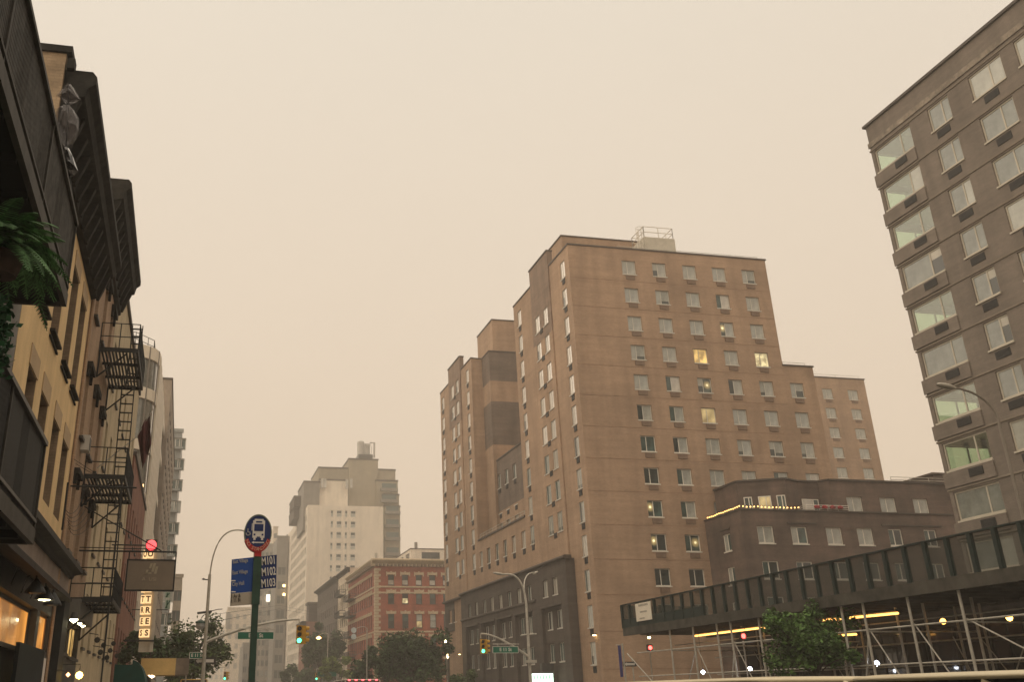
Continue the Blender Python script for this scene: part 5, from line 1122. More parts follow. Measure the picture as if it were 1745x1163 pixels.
# ================================================================== left side of the avenue
XL = -3.55
fE = lambda c, d, z: pt('E', XL, c, d, z)
# ---- nearest building: grey front carrying the two iron balconies
n0 = thing('corner_building', (-8, 8, 0), 'dark grey building front behind the two black iron balconies at left', 'building')
nb0 = MB(); no0 = [(y, y+1.2, z, z+2.2) for y in (3, 6, 9, 12, 15.2) for z in (5.6, 8.6)]
wall(nb0, 'E', XL, -6, 19.05, 0, 12.1, no0, .3); nb0.poly([(XL-12, -6, 12), (XL, -6, 12), (XL, 19.05, 12), (XL-12, 19.05, 12)]); nb0.poly([(XL-12, -6, 0), (XL, -6, 0), (XL, -6, 12), (XL-12, -6, 12)])
nb0.build('wall', mat('grey_painted_front', (.17, .16, .145), var=.15, scale=.8, streak=.25, bump=.3), n0)
for o in no0: window(n0, 'E', XL, *o, 'hung', DKFR, (P_SASH,), t=.07, mf=.5, rec=.15, sill=.1)
# ---- iron balconies
XO = -2.1
BARS = mat('weathered_iron_bars', (.014, .014, .013), rough=.7, var=.4, scale=6, c2=(.04, .036, .03)); SOFF = mat('balcony_soffit', (.006, .006, .007), var=.3)
BEAM = mat('worn_grey_beam', (.05, .045, .038), rough=.7, var=.3, scale=3)
def balcony(name, label, ya, yb, zf, zt, solid):
    t = thing(name, (XO, (ya+yb)/2, zf), label, 'balcony', 'iron balconies')
    MB().box(XL+.004, XO-.05, ya, yb, zf-.10, zf).build('floor', SOFF, t)
    MB().box(XO-.05, XO+.02, ya, yb+.02, zf-.16, zf+.04).box(XL+.01, XO-.06, yb-.04, yb+.04, zf-.16, zf+.02).build('edge_beam', BEAM, t)
    for i in range(int((yb-ya)/.9)): MB().box(XL+.02, XO-.06, ya+.3+i*.9, ya+.38+i*.9, zf-.2, zf-.101).build('joist', SOFF, t)
    MB().box(XO-.04, XO+.03, ya, yb+.03, zt-.06, zt).box(XO-.03, XO+.02, ya, yb, zf+.12, zf+.16).box(XL+.01, XO-.05, yb-.03, yb+.03, zt-.055, zt-.004).build('top_rail', BEAM if not solid else DARKM, t)
    bars = MB(); n = int((yb-ya)/.062)
    for i in range(n):
        y = ya+i*.062; w = .021 if (i // 9) % 3 else .013
        bars.box(XO-.02-.006, XO-.02+.006, y-w, y+w, zf+.05, zt-.07)
    for i in range(int((XO-XL)/.07)): bars.box(XL+.05+i*.07-.012, XL+.05+i*.07+.012, yb-.006, yb+.006, zf+.03, zt-.06)
    tag(bars.build('bar_panel', BLACKM if solid else BARS, t), kind='stuff')
    for i in range(5): y = ya+(yb-ya)*i/4; MB().box(XO-.05, XO+.01, y-.025, y+.025, zf+.04, zt+.01).build('post', BARS, t)
    if solid: MB().box(XO-.06, XO-.045, ya, yb-.05, zf+.1, zt-.1).build('infill_sheet', mat('black_sheet', (.005, .007, .0075), rough=.8, var=.3, scale=2), t)
    return t
balcony('iron_balcony', 'upper black iron balcony with dense vertical bars and a hanging fern', 2.5, 14.5, 7.22, 8.45, False)
balcony('iron_balcony', 'lower black iron balcony with sheet metal infill above the shops', 2.5, 14.5, 3.78, 5.02, True)
# upper rail of a third level, leaving the frame at the top
# ---- cream building
cb = thing('tenement_building', (-8, 24, 0), 'cream painted tenement with dark bracketed cornice and deep sash windows', 'building')
Y1a, Y1b = 19.1, 29.6
cw_ = MB(); cols1 = [(20.75, 21.95), (22.8, 24.05), (25.2, 26.5), (27.4, 28.7)]
o1 = [(a, b, 9.55, 12.2) for a, b in cols1]; o2 = [(a, b, 6.1, 8.07) for a, b in cols1]
wall(cw_, 'E', XL, Y1a, Y1b, 4.4, 13.9, o1+o2, .34); cw_.poly([(XL-12, Y1a, 8), (XL, Y1a, 8), (XL, Y1a, 14.0), (XL-12, Y1a, 14.0)]); cw_.poly([(XL-12, Y1a, 13.85), (XL, Y1a, 13.85), (XL, Y1b, 13.85), (XL-12, Y1b, 13.85)])
cw_.build('wall', CREAM, cb)
PIECE = mat('tan_party_brick', (.38, .28, .18), var=.25, scale=1.6, streak=.3, brick=BR)
MB().box(XL-11, XL+.1, Y1a-.02, Y1a+.35, 12.0, 14.62).build('party_wall', PIECE, cb); MB().box(XL-11, XL+.22, Y1a-.1, Y1a+.42, 14.62, 14.78).box(XL+.14, XL+.3, Y1a-.05, Y1a+.2, 14.25, 14.5).build('party_wall_coping', CORN, cb)
for o in o1+o2: window(cb, 'E', XL, *o, 'hung', DKFR, (P_SASH, P_TEAL) if o[2] > 9 else (P_SASH,), t=.07, mf=.5, rec=.26, sill=0)
REV = mat('brown_reveal', (.23, .165, .11), var=.2, scale=2, brick=BR)
for o in o1: MB().box(XL+.004, XL+.12, o[0]-.1, o[1]+.1, o[2]-.06, o[2]-.004).box(XL+.004, XL+.05, o[0]-.08, o[1]+.08, o[2]-.2, o[2]-.15).build('sill', CORN, cb)  # thin dark strips: the sills' shadow lines put into their colour
for o in o1+o2: MB().box(XL-.325, XL-.008, o[1]-.03, o[1]-.002, o[2]+.004, o[3]-.03).box(XL-.325, XL-.008, o[0]+.004, o[1]-.032, o[3]-.03, o[3]-.004).build('reveal', REV, cb)
for o in o1: MB().box(XL+.003, XL+.025, o[0]-.03, o[1]+.03, o[3]+.0, o[3]+.42).build('lintel', CREAML, cb)
for o in o2: MB().box(XL+.003, XL+.025, o[0]-.05, o[1]+.05, o[3]+.0, o[3]+.44).build('lintel', CREAML, cb)
def big_cornice(root, ya, yb, zf, zc, zt, prj):
    prof = [(.25, zt), (-prj+.1, zt), (-prj, zt-.12), (-prj, zt-.3), (-prj+.14, zt-.42), (-prj+.2, zc+.1), (-.22, zc), (-.16, zf), (.0, zf-.06), (.25, zf-.06)]
    MB().extr(prof, ya, yb, fE).build('cornice', CORN, root)
    bm__ = cached(('crnbr', prj, round(zc-zf, 2)), lambda: MB().extr([(-prj+.26, .42), (-prj+.3, .3), (-.4, .05), (-.24, -.4), (-.165, -.4), (-.165, .42)], -.09, .09, lambda c, d, z: (c, d, z)).mesh('bracket', CORN))
    k = int((yb-ya)/.85)
    for i in range(k+1): inst('bracket', bm__, root, fE(ya+.15+(yb-ya-.3)*i/k, 0, zc-.3), math.pi/2)
big_cornice(cb, Y1a+.1, Y1b-.02, 12.95, 13.55, 14.3, .78)
# ---- buff building with the higher cornice
bb = thing('tenement_building', (-8, 34, 0), 'buff tenement with the taller dark cornice and fire escape', 'building')
Y2a, Y2b = 29.6, 38.1
cols2 = [(30.85, 31.75), (33.4, 34.4), (36.1, 37.1)]
ob = [(a, b, zz, zz+2.1) for a, b in cols2 for zz in (12.9, 9.0, 5.7)]
bw2 = MB(); wall(bw2, 'E', XL, Y2a, Y2b, 4.36, 16.4, ob, .25); bw2.poly([(XL-12, Y2a, 12), (XL, Y2a, 12), (XL, Y2a, 16.5), (XL-12, Y2a, 16.5)]); bw2.poly([(XL-12, Y2a, 16.4), (XL, Y2a, 16.4), (XL, Y2b, 16.4), (XL-12, Y2b, 16.4)])
bw2.build('wall', PINK, bb)
for o in ob:
    window(bb, 'E', XL, *o, 'hung', DKFR, (P_SASH, P_TEAL), t=.07, mf=.5, rec=.14, sill=.12)
    MB().box(XL+.003, XL+.16, o[0]-.15, o[1]+.15, o[3]+.02, o[3]+.2).box(XL+.003, XL+.09, o[0]-.12, o[0]+.02, o[3]-.25, o[3]+.018).box(XL+.003, XL+.09, o[1]-.02, o[1]+.12, o[3]-.25, o[3]+.018).build('window_hood', CORN, bb)
MB().tube([(XL+.05, Y2a+.12, .2), (XL+.05, Y2a+.12, 15.4)], .05, 6).build('downpipe', PINK, bb)
big_cornice(bb, Y2a-.02, Y2b, 15.55, 16.35, 17.15, .8)
ac = onX(138, 757, XL); ab = MB().box(XL+.01, XL+.26, ac.y-.2, ac.y+.3, ac.z-.22, ac.z+.24); ao = thing('window_air_conditioner', (XL, ac.y, ac.z-.25), 'white window air conditioner on the buff tenement', 'air conditioner')
ab.build('case', mat('white_appliance', (.55, .52, .46), rough=.5, var=.08), ao); MB().box(XL+.265, XL+.275, ac.y-.15, ac.y+.25, ac.z-.18, ac.z+.18).build('vent_grille', DARKM, ao)
# ---- pale and brick neighbours, and the rounded glass corner building
z3 = onX(217, 522, XL).z
p3 = block('tenement_building', 'pale cream narrow front just past the taller cornice', XL, 38.15, 57, 17.6, mat('pale_cream_front', (.52, .42, .27), var=.08, streak=.2), 4, 7, DKFR, [((P_SASH,), 1)], wdt=.9, hgt=1.8, zfirst=3.4, kind='E', depth=12, fz=3.2)
p4 = block('tenement_building', 'narrow rust red brick front between pale tenement and glass corner', XL+.1, 57.1, 75.5, 14.2, REDB2, 3, 7, DKFR, [((P_SASH,), 1)], wdt=1.0, hgt=1.8, zfirst=3.4, kind='E', depth=12)
XG5 = XL-.1
yg0, yg1 = onX(268, 640, XG5).y, onX(283.5, 600, XG5).y
zg = onX(276, 598, XG5).z
gb = thing('glass_building', (XG5-5, yg0+6, 0), 'modern cream and glass building with rounded corner and banded floors', 'building')
rc = 2.6; plan = [(XG5-13, yg0)]+[(XG5-rc+rc*math.sin(R(a)), yg0+rc-rc*math.cos(R(a))) for a in range(0, 91, 15)]+[(XG5, yg1+14), (XG5-13, yg1+14)]
BANDC = mat('cream_spandrel', (.68, .60, .48), rough=.5, var=.05, scale=.6)
bpx = [(586, 607), (657, 676), (746, 764), (834, 853), (921, 939), (1003, 1020), (1085, 1100)]
ins = [(x-.12 if x > XG5-12 else x, y+.12 if y < yg0+5 else y) for x, y in plan]
GLZ = pane('grey_green_glazing', (.15, .155, .135), rough=.15, var=.3, cior=1.6)
zprev = None
for v0, v1 in bpx:
    za_, zb_ = onY(262, v0, yg0).z, onY(262, v1, yg0).z
    MB().prism(plan, zb_, za_).build('floor_band', BANDC, gb)
    if zprev: MB().prism(ins, za_+.002, zprev-.002).build('glass_band', GLZ, gb)
    zprev = zb_
zg = onY(262, 586, yg0).z
for k in (1, 3, 5):
    x, y = plan[1+k][0], plan[1+k][1]; MB().box(x-.05, x+.05, y-.05, y+.05, 2, zg-.02).build('mullion', GREYP, gb)
for k in range(1, 8): MB().box(XG5-.1, XG5+.06, yg0+rc+.3+k*2.6-2.4, yg0+rc+.3+k*2.6-.7, 2, zg-.02).build('pier', BANDC, gb)
gr_ = MB(); railing(gr_, [(XG5-8, yg0+.6), (XG5-2, yg0+.6), (XG5-.6, yg0+2.5), (XG5-.6, yg0+8)], zg, 1.1, .03, .7, 2); gr_.build('roof_railing', DARKM, gb)
for (u, v) in ((241, 828), (238, 910), (235, 1083)):
    q = onY(u, v, yg0-.1); MB().box(q.x-.16, q.x+.16, yg0-.1, yg0-.02, q.z-.1, q.z+.1).build('interior_lamp', lamp('amber_ceiling', (1, .6, .2), 3), gb)
# brown slab and the far glass tower beyond it
yb0, yb1 = onX(286, 690, XL).y+20, onX(296, 700, XL).y+30
b6 = block('slab_building', 'brown brick slab edge beyond the rounded glass building', XL+.2, yg1+14.5, yg1+60, onX(294, 680, XL+.2).z, mat('hazed_brown_slab', (.32, .26, .205), var=.1, brick=BR), 12, 12, DKFR, [((P_BLIND,), 1), ((P_TEAL,), 1)], wdt=1.6, hgt=1.5, zfirst=4, kind='E', depth=14, sty='slider', fz=2.9)  # brown paled so that some of the haze sits in the wall colour
t8, a, b = far('far_tower', 'blue grey glass tower with stacked balconies at the left edge of the sky', 297, 311, 737, 175, mat('bluegrey_panel', (.24, .25, .24), rough=.4, var=.1), 2, 18, [((P_TEAL,), 2), ((P_BLIND,), 1)], 2.2, 2.0, 3.6, top=1.0, fm=ALUM)
for r in range(7): MB().box(b.x-1.6, b.x+.35, 174.2, 174.98, b.z-3.6*r-3.1, b.z-3.6*r-2.75).build('balcony', mat('bluegrey_panel', (.24, .25, .24)), t8)
t9, a, b = far('far_tower', 'lower beige tower end below the blue grey glass tower', 298, 311, 985, 190, PALE, 1, 8, tw, 1.4, 1.8, 3.4)

# ================================================================== shopfront below the cream building
sf = thing('corner_shop', (XL, 24, 0), 'warm lit shopfront with fascia mouldings under the cream tenement', 'shop front')
FASC = mat('grey_pink_plaster', (.34, .275, .23), var=.12, scale=1.2, streak=.15); DMOLD = mat('dark_moulding', (.03, .029, .026), rough=.7, var=.3, scale=3)
wf = MB().box(XL+.004, XL+.05, 12.0, 32.4, 4.36, 5.1); wf.build('fascia', FASC, sf)
MB().extr([(-.42, 5.14), (-.42, 5.28), (-.3, 5.36), (-.06, 5.36), (-.06, 5.0), (-.16, 5.0), (-.2, 5.1)], 19.2, 32.4, fE).build('ledge', DMOLD, sf)
MB().extr([(-.3, 4.30), (-.3, 4.37), (-.22, 4.42), (-.22, 4.48), (-.14, 4.55), (-.056, 4.56), (-.056, 4.22), (-.18, 4.22)], 12.0, 31.5, fE).build('lower_moulding', DMOLD, sf)
AW = mat('dark_awning', (.035, .028, .024), var=.3, scale=2)
MB().extr([(-.75, 3.92), (-.75, 4.02), (-.06, 4.32), (-.06, 4.22)], 12, 24.5, fE).build('awning', AW, sf)
sw_ = MB(); lits = []
def yz(u, v): q = onX(u, v, XL); return q.y, q.z
ya0 = 12.0; y_or = yz(64, 1060)[0]
ops_f = [(13.0, yz(62, 1060)[0], 2.75, 3.72), (yz(66, 1065)[0], yz(85, 1065)[0], 2.85, 3.75), (yz(99, 1080)[0], yz(115.5, 1080)[0], 3.0, 3.92), (yz(118, 1085)[0], 37.9, 2.95, 3.92)]
wall(sw_, 'E', XL, 12, 38.1, 0, 4.34, ops_f, .3); sw_.build('wall', mat('dark_green_grey_shop', (.045, .047, .045), rough=.5, var=.25, scale=2), sf)
ORG = litpane('amber_interior', (1.0, .40, .07), .75, .6); YEL = litpane('yellow_interior', (1.0, .62, .2), .8, 2.2)
window(sf, 'E', XL, *ops_f[0], 'plain', DKFR, (ORG,), t=.08, rec=.18, sill=.1, name='shop_window'); window(sf, 'E', XL, *ops_f[1], 'plain', mat('timber_frame', (.25, .14, .06), var=.2), (ORG,), t=.07, rec=.1, sill=0, name='shop_window')
for o in ops_f[2:]: window(sf, 'E', XL, *o, 'triple', DKFR, (YEL,), t=.06, rec=.12, sill=.08, name='shop_window')
o = ops_f[0]; MB().box(XL-.16, XL-.1, (o[0]+o[1])/2+.5, (o[0]+o[1])/2+.75, o[2]+.08, o[3]-.08).build('window_pier', AW, sf)
c_ = yz(88, 1100)[0]; MB().box(XL+.004, XL+.22, c_, yz(98, 1100)[0]-.1, 0, 4.3).build('column', BLACKM, sf)
pq = [yz(56, 1118), yz(75, 1122)]; MB().box(XL+.02, XL+.05, pq[0][0], pq[1][0]+.1, .8, pq[0][1]).build('white_poster', mat('paper_white', (.62, .56, .5), var=.05), sf)
MB().box(XL+.25, XL+.33, yz(0, 1130)[0], yz(52, 1110)[0], .3, yz(20, 1100)[1]).build('dark_hoarding', mat('black_green_board', (.008, .012, .012), var=.3), sf)
# sign box beside the fascia
MB().box(XL+.05, XL+.4, yz(112, 1040)[0], 38.0, 3.98, 4.5).build('sign_box', mat('grey_sign_box', (.13, .125, .115), rough=.5, var=.1), sf)
# gooseneck lamps
def goose(u, v, on, lab):
    q = onX(u, v, XL+.55); t = thing('gooseneck_lamp', (XL, q.y, q.z), lab, 'lamp', 'gooseneck shop lamps')
    pth = [(XL+.06, q.y, q.z+.12), (XL+.15, q.y, q.z+.45), (XL+.35, q.y, q.z+.6), (XL+.52, q.y, q.z+.5), (XL+.55, q.y, q.z+.25)]
    MB().tube(pth, .02, 6).build('arm', BLACKM, t); MB().lathe([(.03, .26), (.08, .2), (.2, .02), (.21, -.02)], q, 14).build('shade', BLACKM, t)
    MB().lathe([(.001, -.04), (.12, -.02), (.12, .03)], q, 12).build('bulb', lamp('goose_on', (1, .88, .5), 11) if on else mat('bulb_off', (.25, .24, .2), rough=.2, bump=0), t)
goose(75.5, 1022, True, 'gooseneck lamp with lit bulb over the shop fascia'); goose(89, 1031, False, 'unlit gooseneck lamp to the right of the lit one'); goose(60, 1010, False, 'unlit gooseneck lamp to the left of the lit one')
for i, (u, v) in enumerate(((126, 1056), (136, 1063), (141.5, 1067))):
    q = onX(u, v, XL+.5); t = thing('spot_lamp', q, ('larger lit spot lamp under the grey sign box', 'left small lit spot lamp past the larger one', 'right small lit spot lamp past the larger one')[i], 'lamp', 'lit spot lamps')
    r = .11 if i == 0 else .065; MB().lathe([(.001, -r), (r, -r*.3), (r*.8, r*.6), (.001, r)], q, 10).build('bulb', lamp('goose_on', (1, .88, .5), 11), t); MB().lathe([(r*1.1, 0), (r*.7, r*1.6), (.01, r*1.7)], q, 10).build('shade', DARKM, t)
q = onX(135, 1152, XL+.6); t = thing('lantern', q, 'glowing round lantern low beside the shop doorway', 'lantern'); MB().lathe([(.001, -.11), (.08, -.07), (.11, 0), (.08, .07), (.001, .11)], q, 14).build('globe', lamp('lantern_glow', (1, .6, .12), 7), t, smooth=True); MB().tube([(XL+.02, q.y, q.z+.3), (q.x, q.y, q.z+.3), (q.x, q.y, q.z+.15)], .015, 5).build('arm', BLACKM, t)
q = onX(116, 1151, XL+.6); t = thing('lantern', q, 'tiny orange lantern to the left of the glowing round one', 'lantern'); MB().lathe([(.001, -.06), (.06, 0), (.001, .06)], q, 10).build('globe', lamp('lantern_small', (1, .4, .15), 4), t); MB().tube([(XL+.02, q.y, q.z+.1), (q.x, q.y, q.z+.1), (q.x, q.y, q.z+.06)], .012, 5).build('arm', BLACKM, t)

# ================================================================== fire escape on the buff building
k3 = lambda x, y: (130+x/6.46, 520+y/6.46)
pn = onX(*k3(255, 485), XL+.02); YF = pn.y; XFO = onY(*k3(680, 490), YF).x
fe = thing('fire_escape', (XL, YF+2, 3), 'black iron fire escape with three slatted platforms and ladders', 'fire escape')
zs_ = [pn.z, onY(146, 812, YF).z, onY(133, 1023, YF).z]
LF = 4.6
for i, z in enumerate(zs_):
    pf = MB(); pf.box(XL+.01, XFO, YF-.03, YF+.03, z-.07, z+.07).box(XL+.01, XFO, YF+LF-.03, YF+LF+.03, z-.07, z+.07).box(XFO-.04, XFO+.02, YF, YF+LF, z-.07, z+.07).box(XL+.3, XL+.36, YF, YF+LF, z-.06, z+.03)
    pf.box(XL+.01, XFO, YF+1.5, YF+1.58, z-.07, z+.02).box(XL+.01, XFO, YF+3.1, YF+3.18, z-.07, z+.02)
    n = int((XFO-XL)/.115)
    for j in range(n):
        x = XL+.06+j*.115; pf.box(x, x+.06, YF+.04, YF+LF*(.36 if .3 < j/n < .95 and False else 1), z-.02, z+.02)
    pf.build('platform', BLACKM, fe)
    rl = MB(); railing(rl, [(XL+.02, YF), (XFO, YF), (XFO, YF+LF), (XL+.02, YF+LF)], z, .95, .018, .75, 2)
    for j in range(int(LF/.13)): rl.tube([(XFO, YF+j*.13, z), (XFO, YF+j*.13, z+.95)], .011, 4)
    rl.build('railing', BLACKM, fe)
    for yy in (YF+.1, YF+LF-.1): MB().tube([(XL+.02, yy, z-.95), (XFO-.35, yy, z-.08)], .03, 5).tube([(XL+.03, yy, z-.95), (XL+.03, yy, z-.05)], .03, 5).build('bracket', BLACKM, fe)
def ladder(x0, x1, ya, yb, za, zb):
    ld = MB(); ld.tube([(x0, ya, za), (x0, yb, zb)], .022, 5).tube([(x1, ya, za), (x1, yb, zb)], .022, 5); n = int((zb-za)/.29)
    for i in range(n): f = (i+.5)/n; ld.box(x0, x1, ya+(yb-ya)*f-.05, ya+(yb-ya)*f+.05, za+(zb-za)*f-.015, za+(zb-za)*f+.015)
    ld.build('ladder', BLACKM, fe)
xw = XFO-XL
ladder(XL+xw*.52, XL+xw*.86, YF+3.9, YF+2.6, zs_[1], zs_[0]); ladder(XL+xw*.5, XL+xw*.84, YF+3.9, YF+2.6, zs_[2], zs_[1]); ladder(XL+xw*.55, XL+xw*.85, YF+4.2, YF+4.2, zs_[0], zs_[0]+2.4)
MB().box(XL+xw*.93, XL+xw*.97, YF-.02, YF+.05, 1.0, zs_[1]).build('drop_ladder_guide', BLACKM, fe)
# hanging shop sign
YH = 34.6
h0, h1 = onY(219, 960, YH), onY(295, 990, YH); hz0, hz1 = onY(256, 1006, YH).z, onY(256, 957, YH).z
hs = thing('hanging_sign', (h0.x, YH, hz0), 'large hanging taupe sign board on a black bracket above the shops', 'sign')
MB().box(h0.x, h1.x, YH-.04, YH+.04, hz0, hz1).build('board', mat('taupe_board', (.20, .16, .12), rough=.6, var=.08, scale=1.2, bump=.05), hs)
MB().box(h0.x-.03, h1.x+.03, YH-.05, YH+.05, hz1+.002, hz1+.05).box(h0.x-.03, h1.x+.03, YH-.05, YH+.05, hz0-.05, hz0-.002).box(h0.x-.05, h0.x-.002, YH-.05, YH+.05, hz0-.05, hz1+.05).box(h1.x+.002, h1.x+.05, YH-.05, YH+.05, hz0-.05, hz1+.05).build('board_frame', BLACKM, hs)
zb_ = onY(256, 941, YH).z
MB().tube([(XL+.02, YH, zb_), (h1.x+.03, YH, zb_)], .03, 6).tube([(XL+.02, YH, zb_+.1), (h1.x-.5, YH, zb_+.08)], .015, 5).tube([(XL+.02, YH, zb_+1.4), (h1.x-.45, YH, zb_+.03)], .02, 5).tube([(h1.x+.03, YH, zb_), (h1.x+.03, YH, hz1)], .02, 5).tube([(h0.x, YH, zb_), (h0.x, YH, hz1)], .02, 5).build('bracket', BLACKM, hs)
SPR = mat('faded_gold_print', (.36, .31, .22), var=.1, bump=0); wS = h1.x-h0.x; hS = hz1-hz0; lx = (h0.x+h1.x)/2+.0
yS = YH-.046
lg = MB()
def para(x0, z0, w, h, sk): lg.poly([(lx+x0*wS, yS, hz0+z0*hS), (lx+(x0+w)*wS, yS, hz0+z0*hS), (lx+(x0+w+sk)*wS, yS, hz0+(z0+h)*hS), (lx+(x0+sk)*wS, yS, hz0+(z0+h)*hS)])
para(-.05, .74, .05, .17, .03); para(.01, .62, .055, .30, .035); para(.07, .55, .055, .26, .03); para(-.12, .55, .045, .14, .025); lg.poly([(lx-.11*wS, yS, hz0+.55*hS), (lx+.02*wS, yS, hz0+.55*hS), (lx+.02*wS, yS, hz0+.59*hS), (lx-.11*wS, yS, hz0+.59*hS)])
lg.build('emblem', SPR, hs)
text('A  USI', hS*.17, (lx-.02*wS, yS, hz0+.36*hS), (R(90), 0, 0), SPR, hs, sx=1.15); text('   TTORNA  S', hS*.14, (lx+.02*wS, yS, hz0+.18*hS), (R(90), 0, 0), mat('fainter_gold_print', (.24, .20, .14), var=.1, bump=0), hs, sx=1.0)
# vertical lit sign beyond, V-shaped with two faces
YV = 47.0
vs = thing('vertical_sign', onY(250, 1095, YV), 'tall lit vertical sign with one glowing letter tile per row', 'sign')
TILE = lamp('letter_tile', (1.0, .60, .24), .72); LETT = mat('dark_letter', (.10, .05, .02), var=.1, bump=0)
for i, ch in enumerate('UMATTRES'):
    v = (945, 964, 984, 1003, 1022, 1041, 1060, 1080)[i]; base_u = 257-(v-945)*.052
    for s_, (ua, ub) in enumerate(((base_u-5, base_u+4.2), (base_u-12.6, base_u-7))):
        a, b = onY(ua, v-7.2, YV), onY(ub, v+7.2, YV); yk = YV+.0 if s_ == 0 else YV+.12
        tl_ = MB().box(a.x, b.x, yk, yk+.06, b.z, a.z).build('letter_tile', TILE, vs)
        text(ch, (a.z-b.z)*.95, ((a.x+b.x)/2, yk-.006, (a.z+b.z)/2), (R(90), 0, 0), LETT, tl_, sx=1.0 if s_ == 0 else .62, bold=.012)
tp0, bt0 = onY(257, 934, YV), onY(248, 1112, YV)
MB().box(onY(262, 1020, YV).x, onY(268, 1020, YV).x, YV+.05, YV+.25, bt0.z, tp0.z).box(onY(244, 1020, YV+.3).x, onY(262, 1020, YV+.3).x, YV+.2, YV+.4, bt0.z, tp0.z).build('sign_spine', mat('pale_sign_metal', (.5, .45, .38), rough=.5, var=.1), vs)
a, b = onY(212, 1093, YV), onY(262, 1093, YV); MB().tube([a, b], .04, 6).build('bracket', BLACKM, vs)
q = onY(258, 930, YV-2); rs = thing('round_lit_sign', q, 'small glowing red round light above the hanging sign board', 'sign light'); MB().lathe([(.001, -.05), (.2, -.04), (.22, 0), (.001, .02)], q, 16, ax='y').build('lens', lamp('red_round', (1, .02, .04), 1.7), rs); MB().box(q.x-.24, q.x+.24, q.y+.02, q.y+.15, q.z-.24, q.z+.24).build('housing', DARKM, rs); MB().tube([(XL+.25, q.y+.08, q.z), (q.x, q.y+.08, q.z)], .03, 5).build('arm', BLACKM, rs)
q = onY(286, 1040, 70); gs = thing('green_sign', q, 'small green and white blade sign with dark cross strokes beyond the lit letters', 'sign'); a, b = onY(281.5, 1027, 70), onY(289, 1040, 70)
for (v0, v1) in ((1010, 1020), (1023, 1039)):
    a, b = onY(282, v0, 70), onY(289.5, v1, 70); MB().box(a.x, b.x, 70, 70.05, b.z, a.z).build('panel', mat('pale_green_panel', (.35, .45, .36), var=.1, bump=0), gs); MB().box(a.x+.08, a.x+.16, 69.985, 69.995, b.z+.05, a.z-.05).tube([(a.x+.04, 69.99, b.z+.06), (b.x-.04, 69.99, a.z-.06)], .03, 4).build('mark', mat('dark_green_mark', (.02, .09, .05), bump=0), gs)
MB().tube([(XL, 70.1, q.z), (q.x, 70.1, q.z)], .03, 5).build('arm', BLACKM, gs)
# maroon flag
YFg = 37.2
fgt = thing('flag', onY(240, 790, YFg), 'dark maroon flag hanging limp beside the fire escape', 'flag')
A, B = onY(256, 702, YFg), onY(233, 745, YFg)
MB().tube([(XL+.02, YFg, B.z-1.2), (B.x, YFg, B.z), (A.x+.1, YFg, A.z+.1)], .02, 6).build('staff', GALV, fgt)
fl_ = MB(); nu, nv = 12, 12
g_ = [[None]*(nv+1) for _ in range(nu+1)]
topL, topR, botL, botR = onY(234, 742, YFg), onY(255, 704, YFg), onY(243, 800, YFg), onY(258, 758, YFg)
for i in range(nu+1):
    for j in range(nv+1):
        s_, t_ = i/nu, j/nv; p = topL.lerp(topR, s_).lerp(botL.lerp(botR, s_), t_); p = p+Vector((0, .14*math.sin(s_*9+t_*3)*(.3+t_), -.05*math.sin(s_*9))); g_[i][j] = len(fl_.v); fl_.v.append(tuple(p))
for i in range(nu):
    for j in range(nv): fl_.f.append((g_[i][j], g_[i+1][j], g_[i+1][j+1], g_[i][j+1])); fl_.m.append(0)
fl_.build('cloth', mat('maroon_cloth', (.085, .028, .026), var=.3, scale=3), fgt, smooth=True)
# utility arm with cables on the building front
ut = thing('cable_bracket', (XL, 31, 6), 'thin black pole bracket with loose cables between the tenements', 'cables')
p0 = onX(116, 823, XL+.1); p1 = onX(106, 904, XL+.1); MB().tube([p0, p1], .03, 5).tube([onX(120, 829, XL+.1), onY(233, 832, onX(120, 829, XL+.1).y)], .025, 5).build('pole', BLACKM, ut)
cbm = MB()
for (u0_, v0_, u1_, v1_) in ((126, 783, 205, 831), (129, 791, 203, 830)): cbm.tube(arc(onX(u0_, v0_, XL+.1), onY(u1_, v1_, YF), onX((u0_+u1_)/2, (v0_+v1_)/2+3, XL+.6), 6), .008, 3)
for k in range(6): cbm.tube(arc(onX(112+k, 870+k*6, XL+.08), onX(140+k*3, 850+k*9, XL+.08), onX(126, 890+k*8, XL+.3), 6), .009, 3)
cbm.build('cable', BLACKM, ut)
# ---- awnings at the bottom of the frame
q0, q1 = onY(241, 1123, 48), onY(321, 1151, 48)
ya_ = thing('awning', (q0.x, 48, q1.z), 'yellow box awning above the pavement at the bottom left', 'awning')
wA = q1.x-q0.x
MB().box(q0.x, q0.x+wA*.72, 48, 51, q1.z, q0.z).build('canopy_box', mat('ochre_canvas', (.66, .45, .18), var=.08, scale=1.5), ya_); MB().box(q0.x+wA*.72+.004, q1.x, 48.02, 51, q1.z, q0.z).build('end_box', mat('taupe_canvas', (.24, .19, .15), var=.15, scale=2, streak=.4), ya_)
MB().tube([(q0.x+.1, 48.3, .14), (q0.x+.1, 48.3, q1.z)], .04, 6).tube([(q1.x-.1, 48.3, .14), (q1.x-.1, 48.3, q1.z)], .04, 6).build('post', GALV, ya_)
for (u, v) in ((254, 1150), (259, 1154)):
    p = onY(u, v, 48.4); MB().lathe([(.001, -.07), (.09, 0), (.001, .06)], p, 10, sx=1.4).build('lamp', lamp('awning_lamp', (1, .75, .45), 6), ya_)
g0, g1 = onY(203, 1126, 30), onY(251, 1163, 30)
gd = thing('dome_awning', (g0.x, 30, g1.z), 'dark green rounded barrel awning at the bottom left', 'awning')
bd2 = MB(); n = 12; rr = (g0.z-g1.z)+.5; wd_ = (g1.x-g0.x)
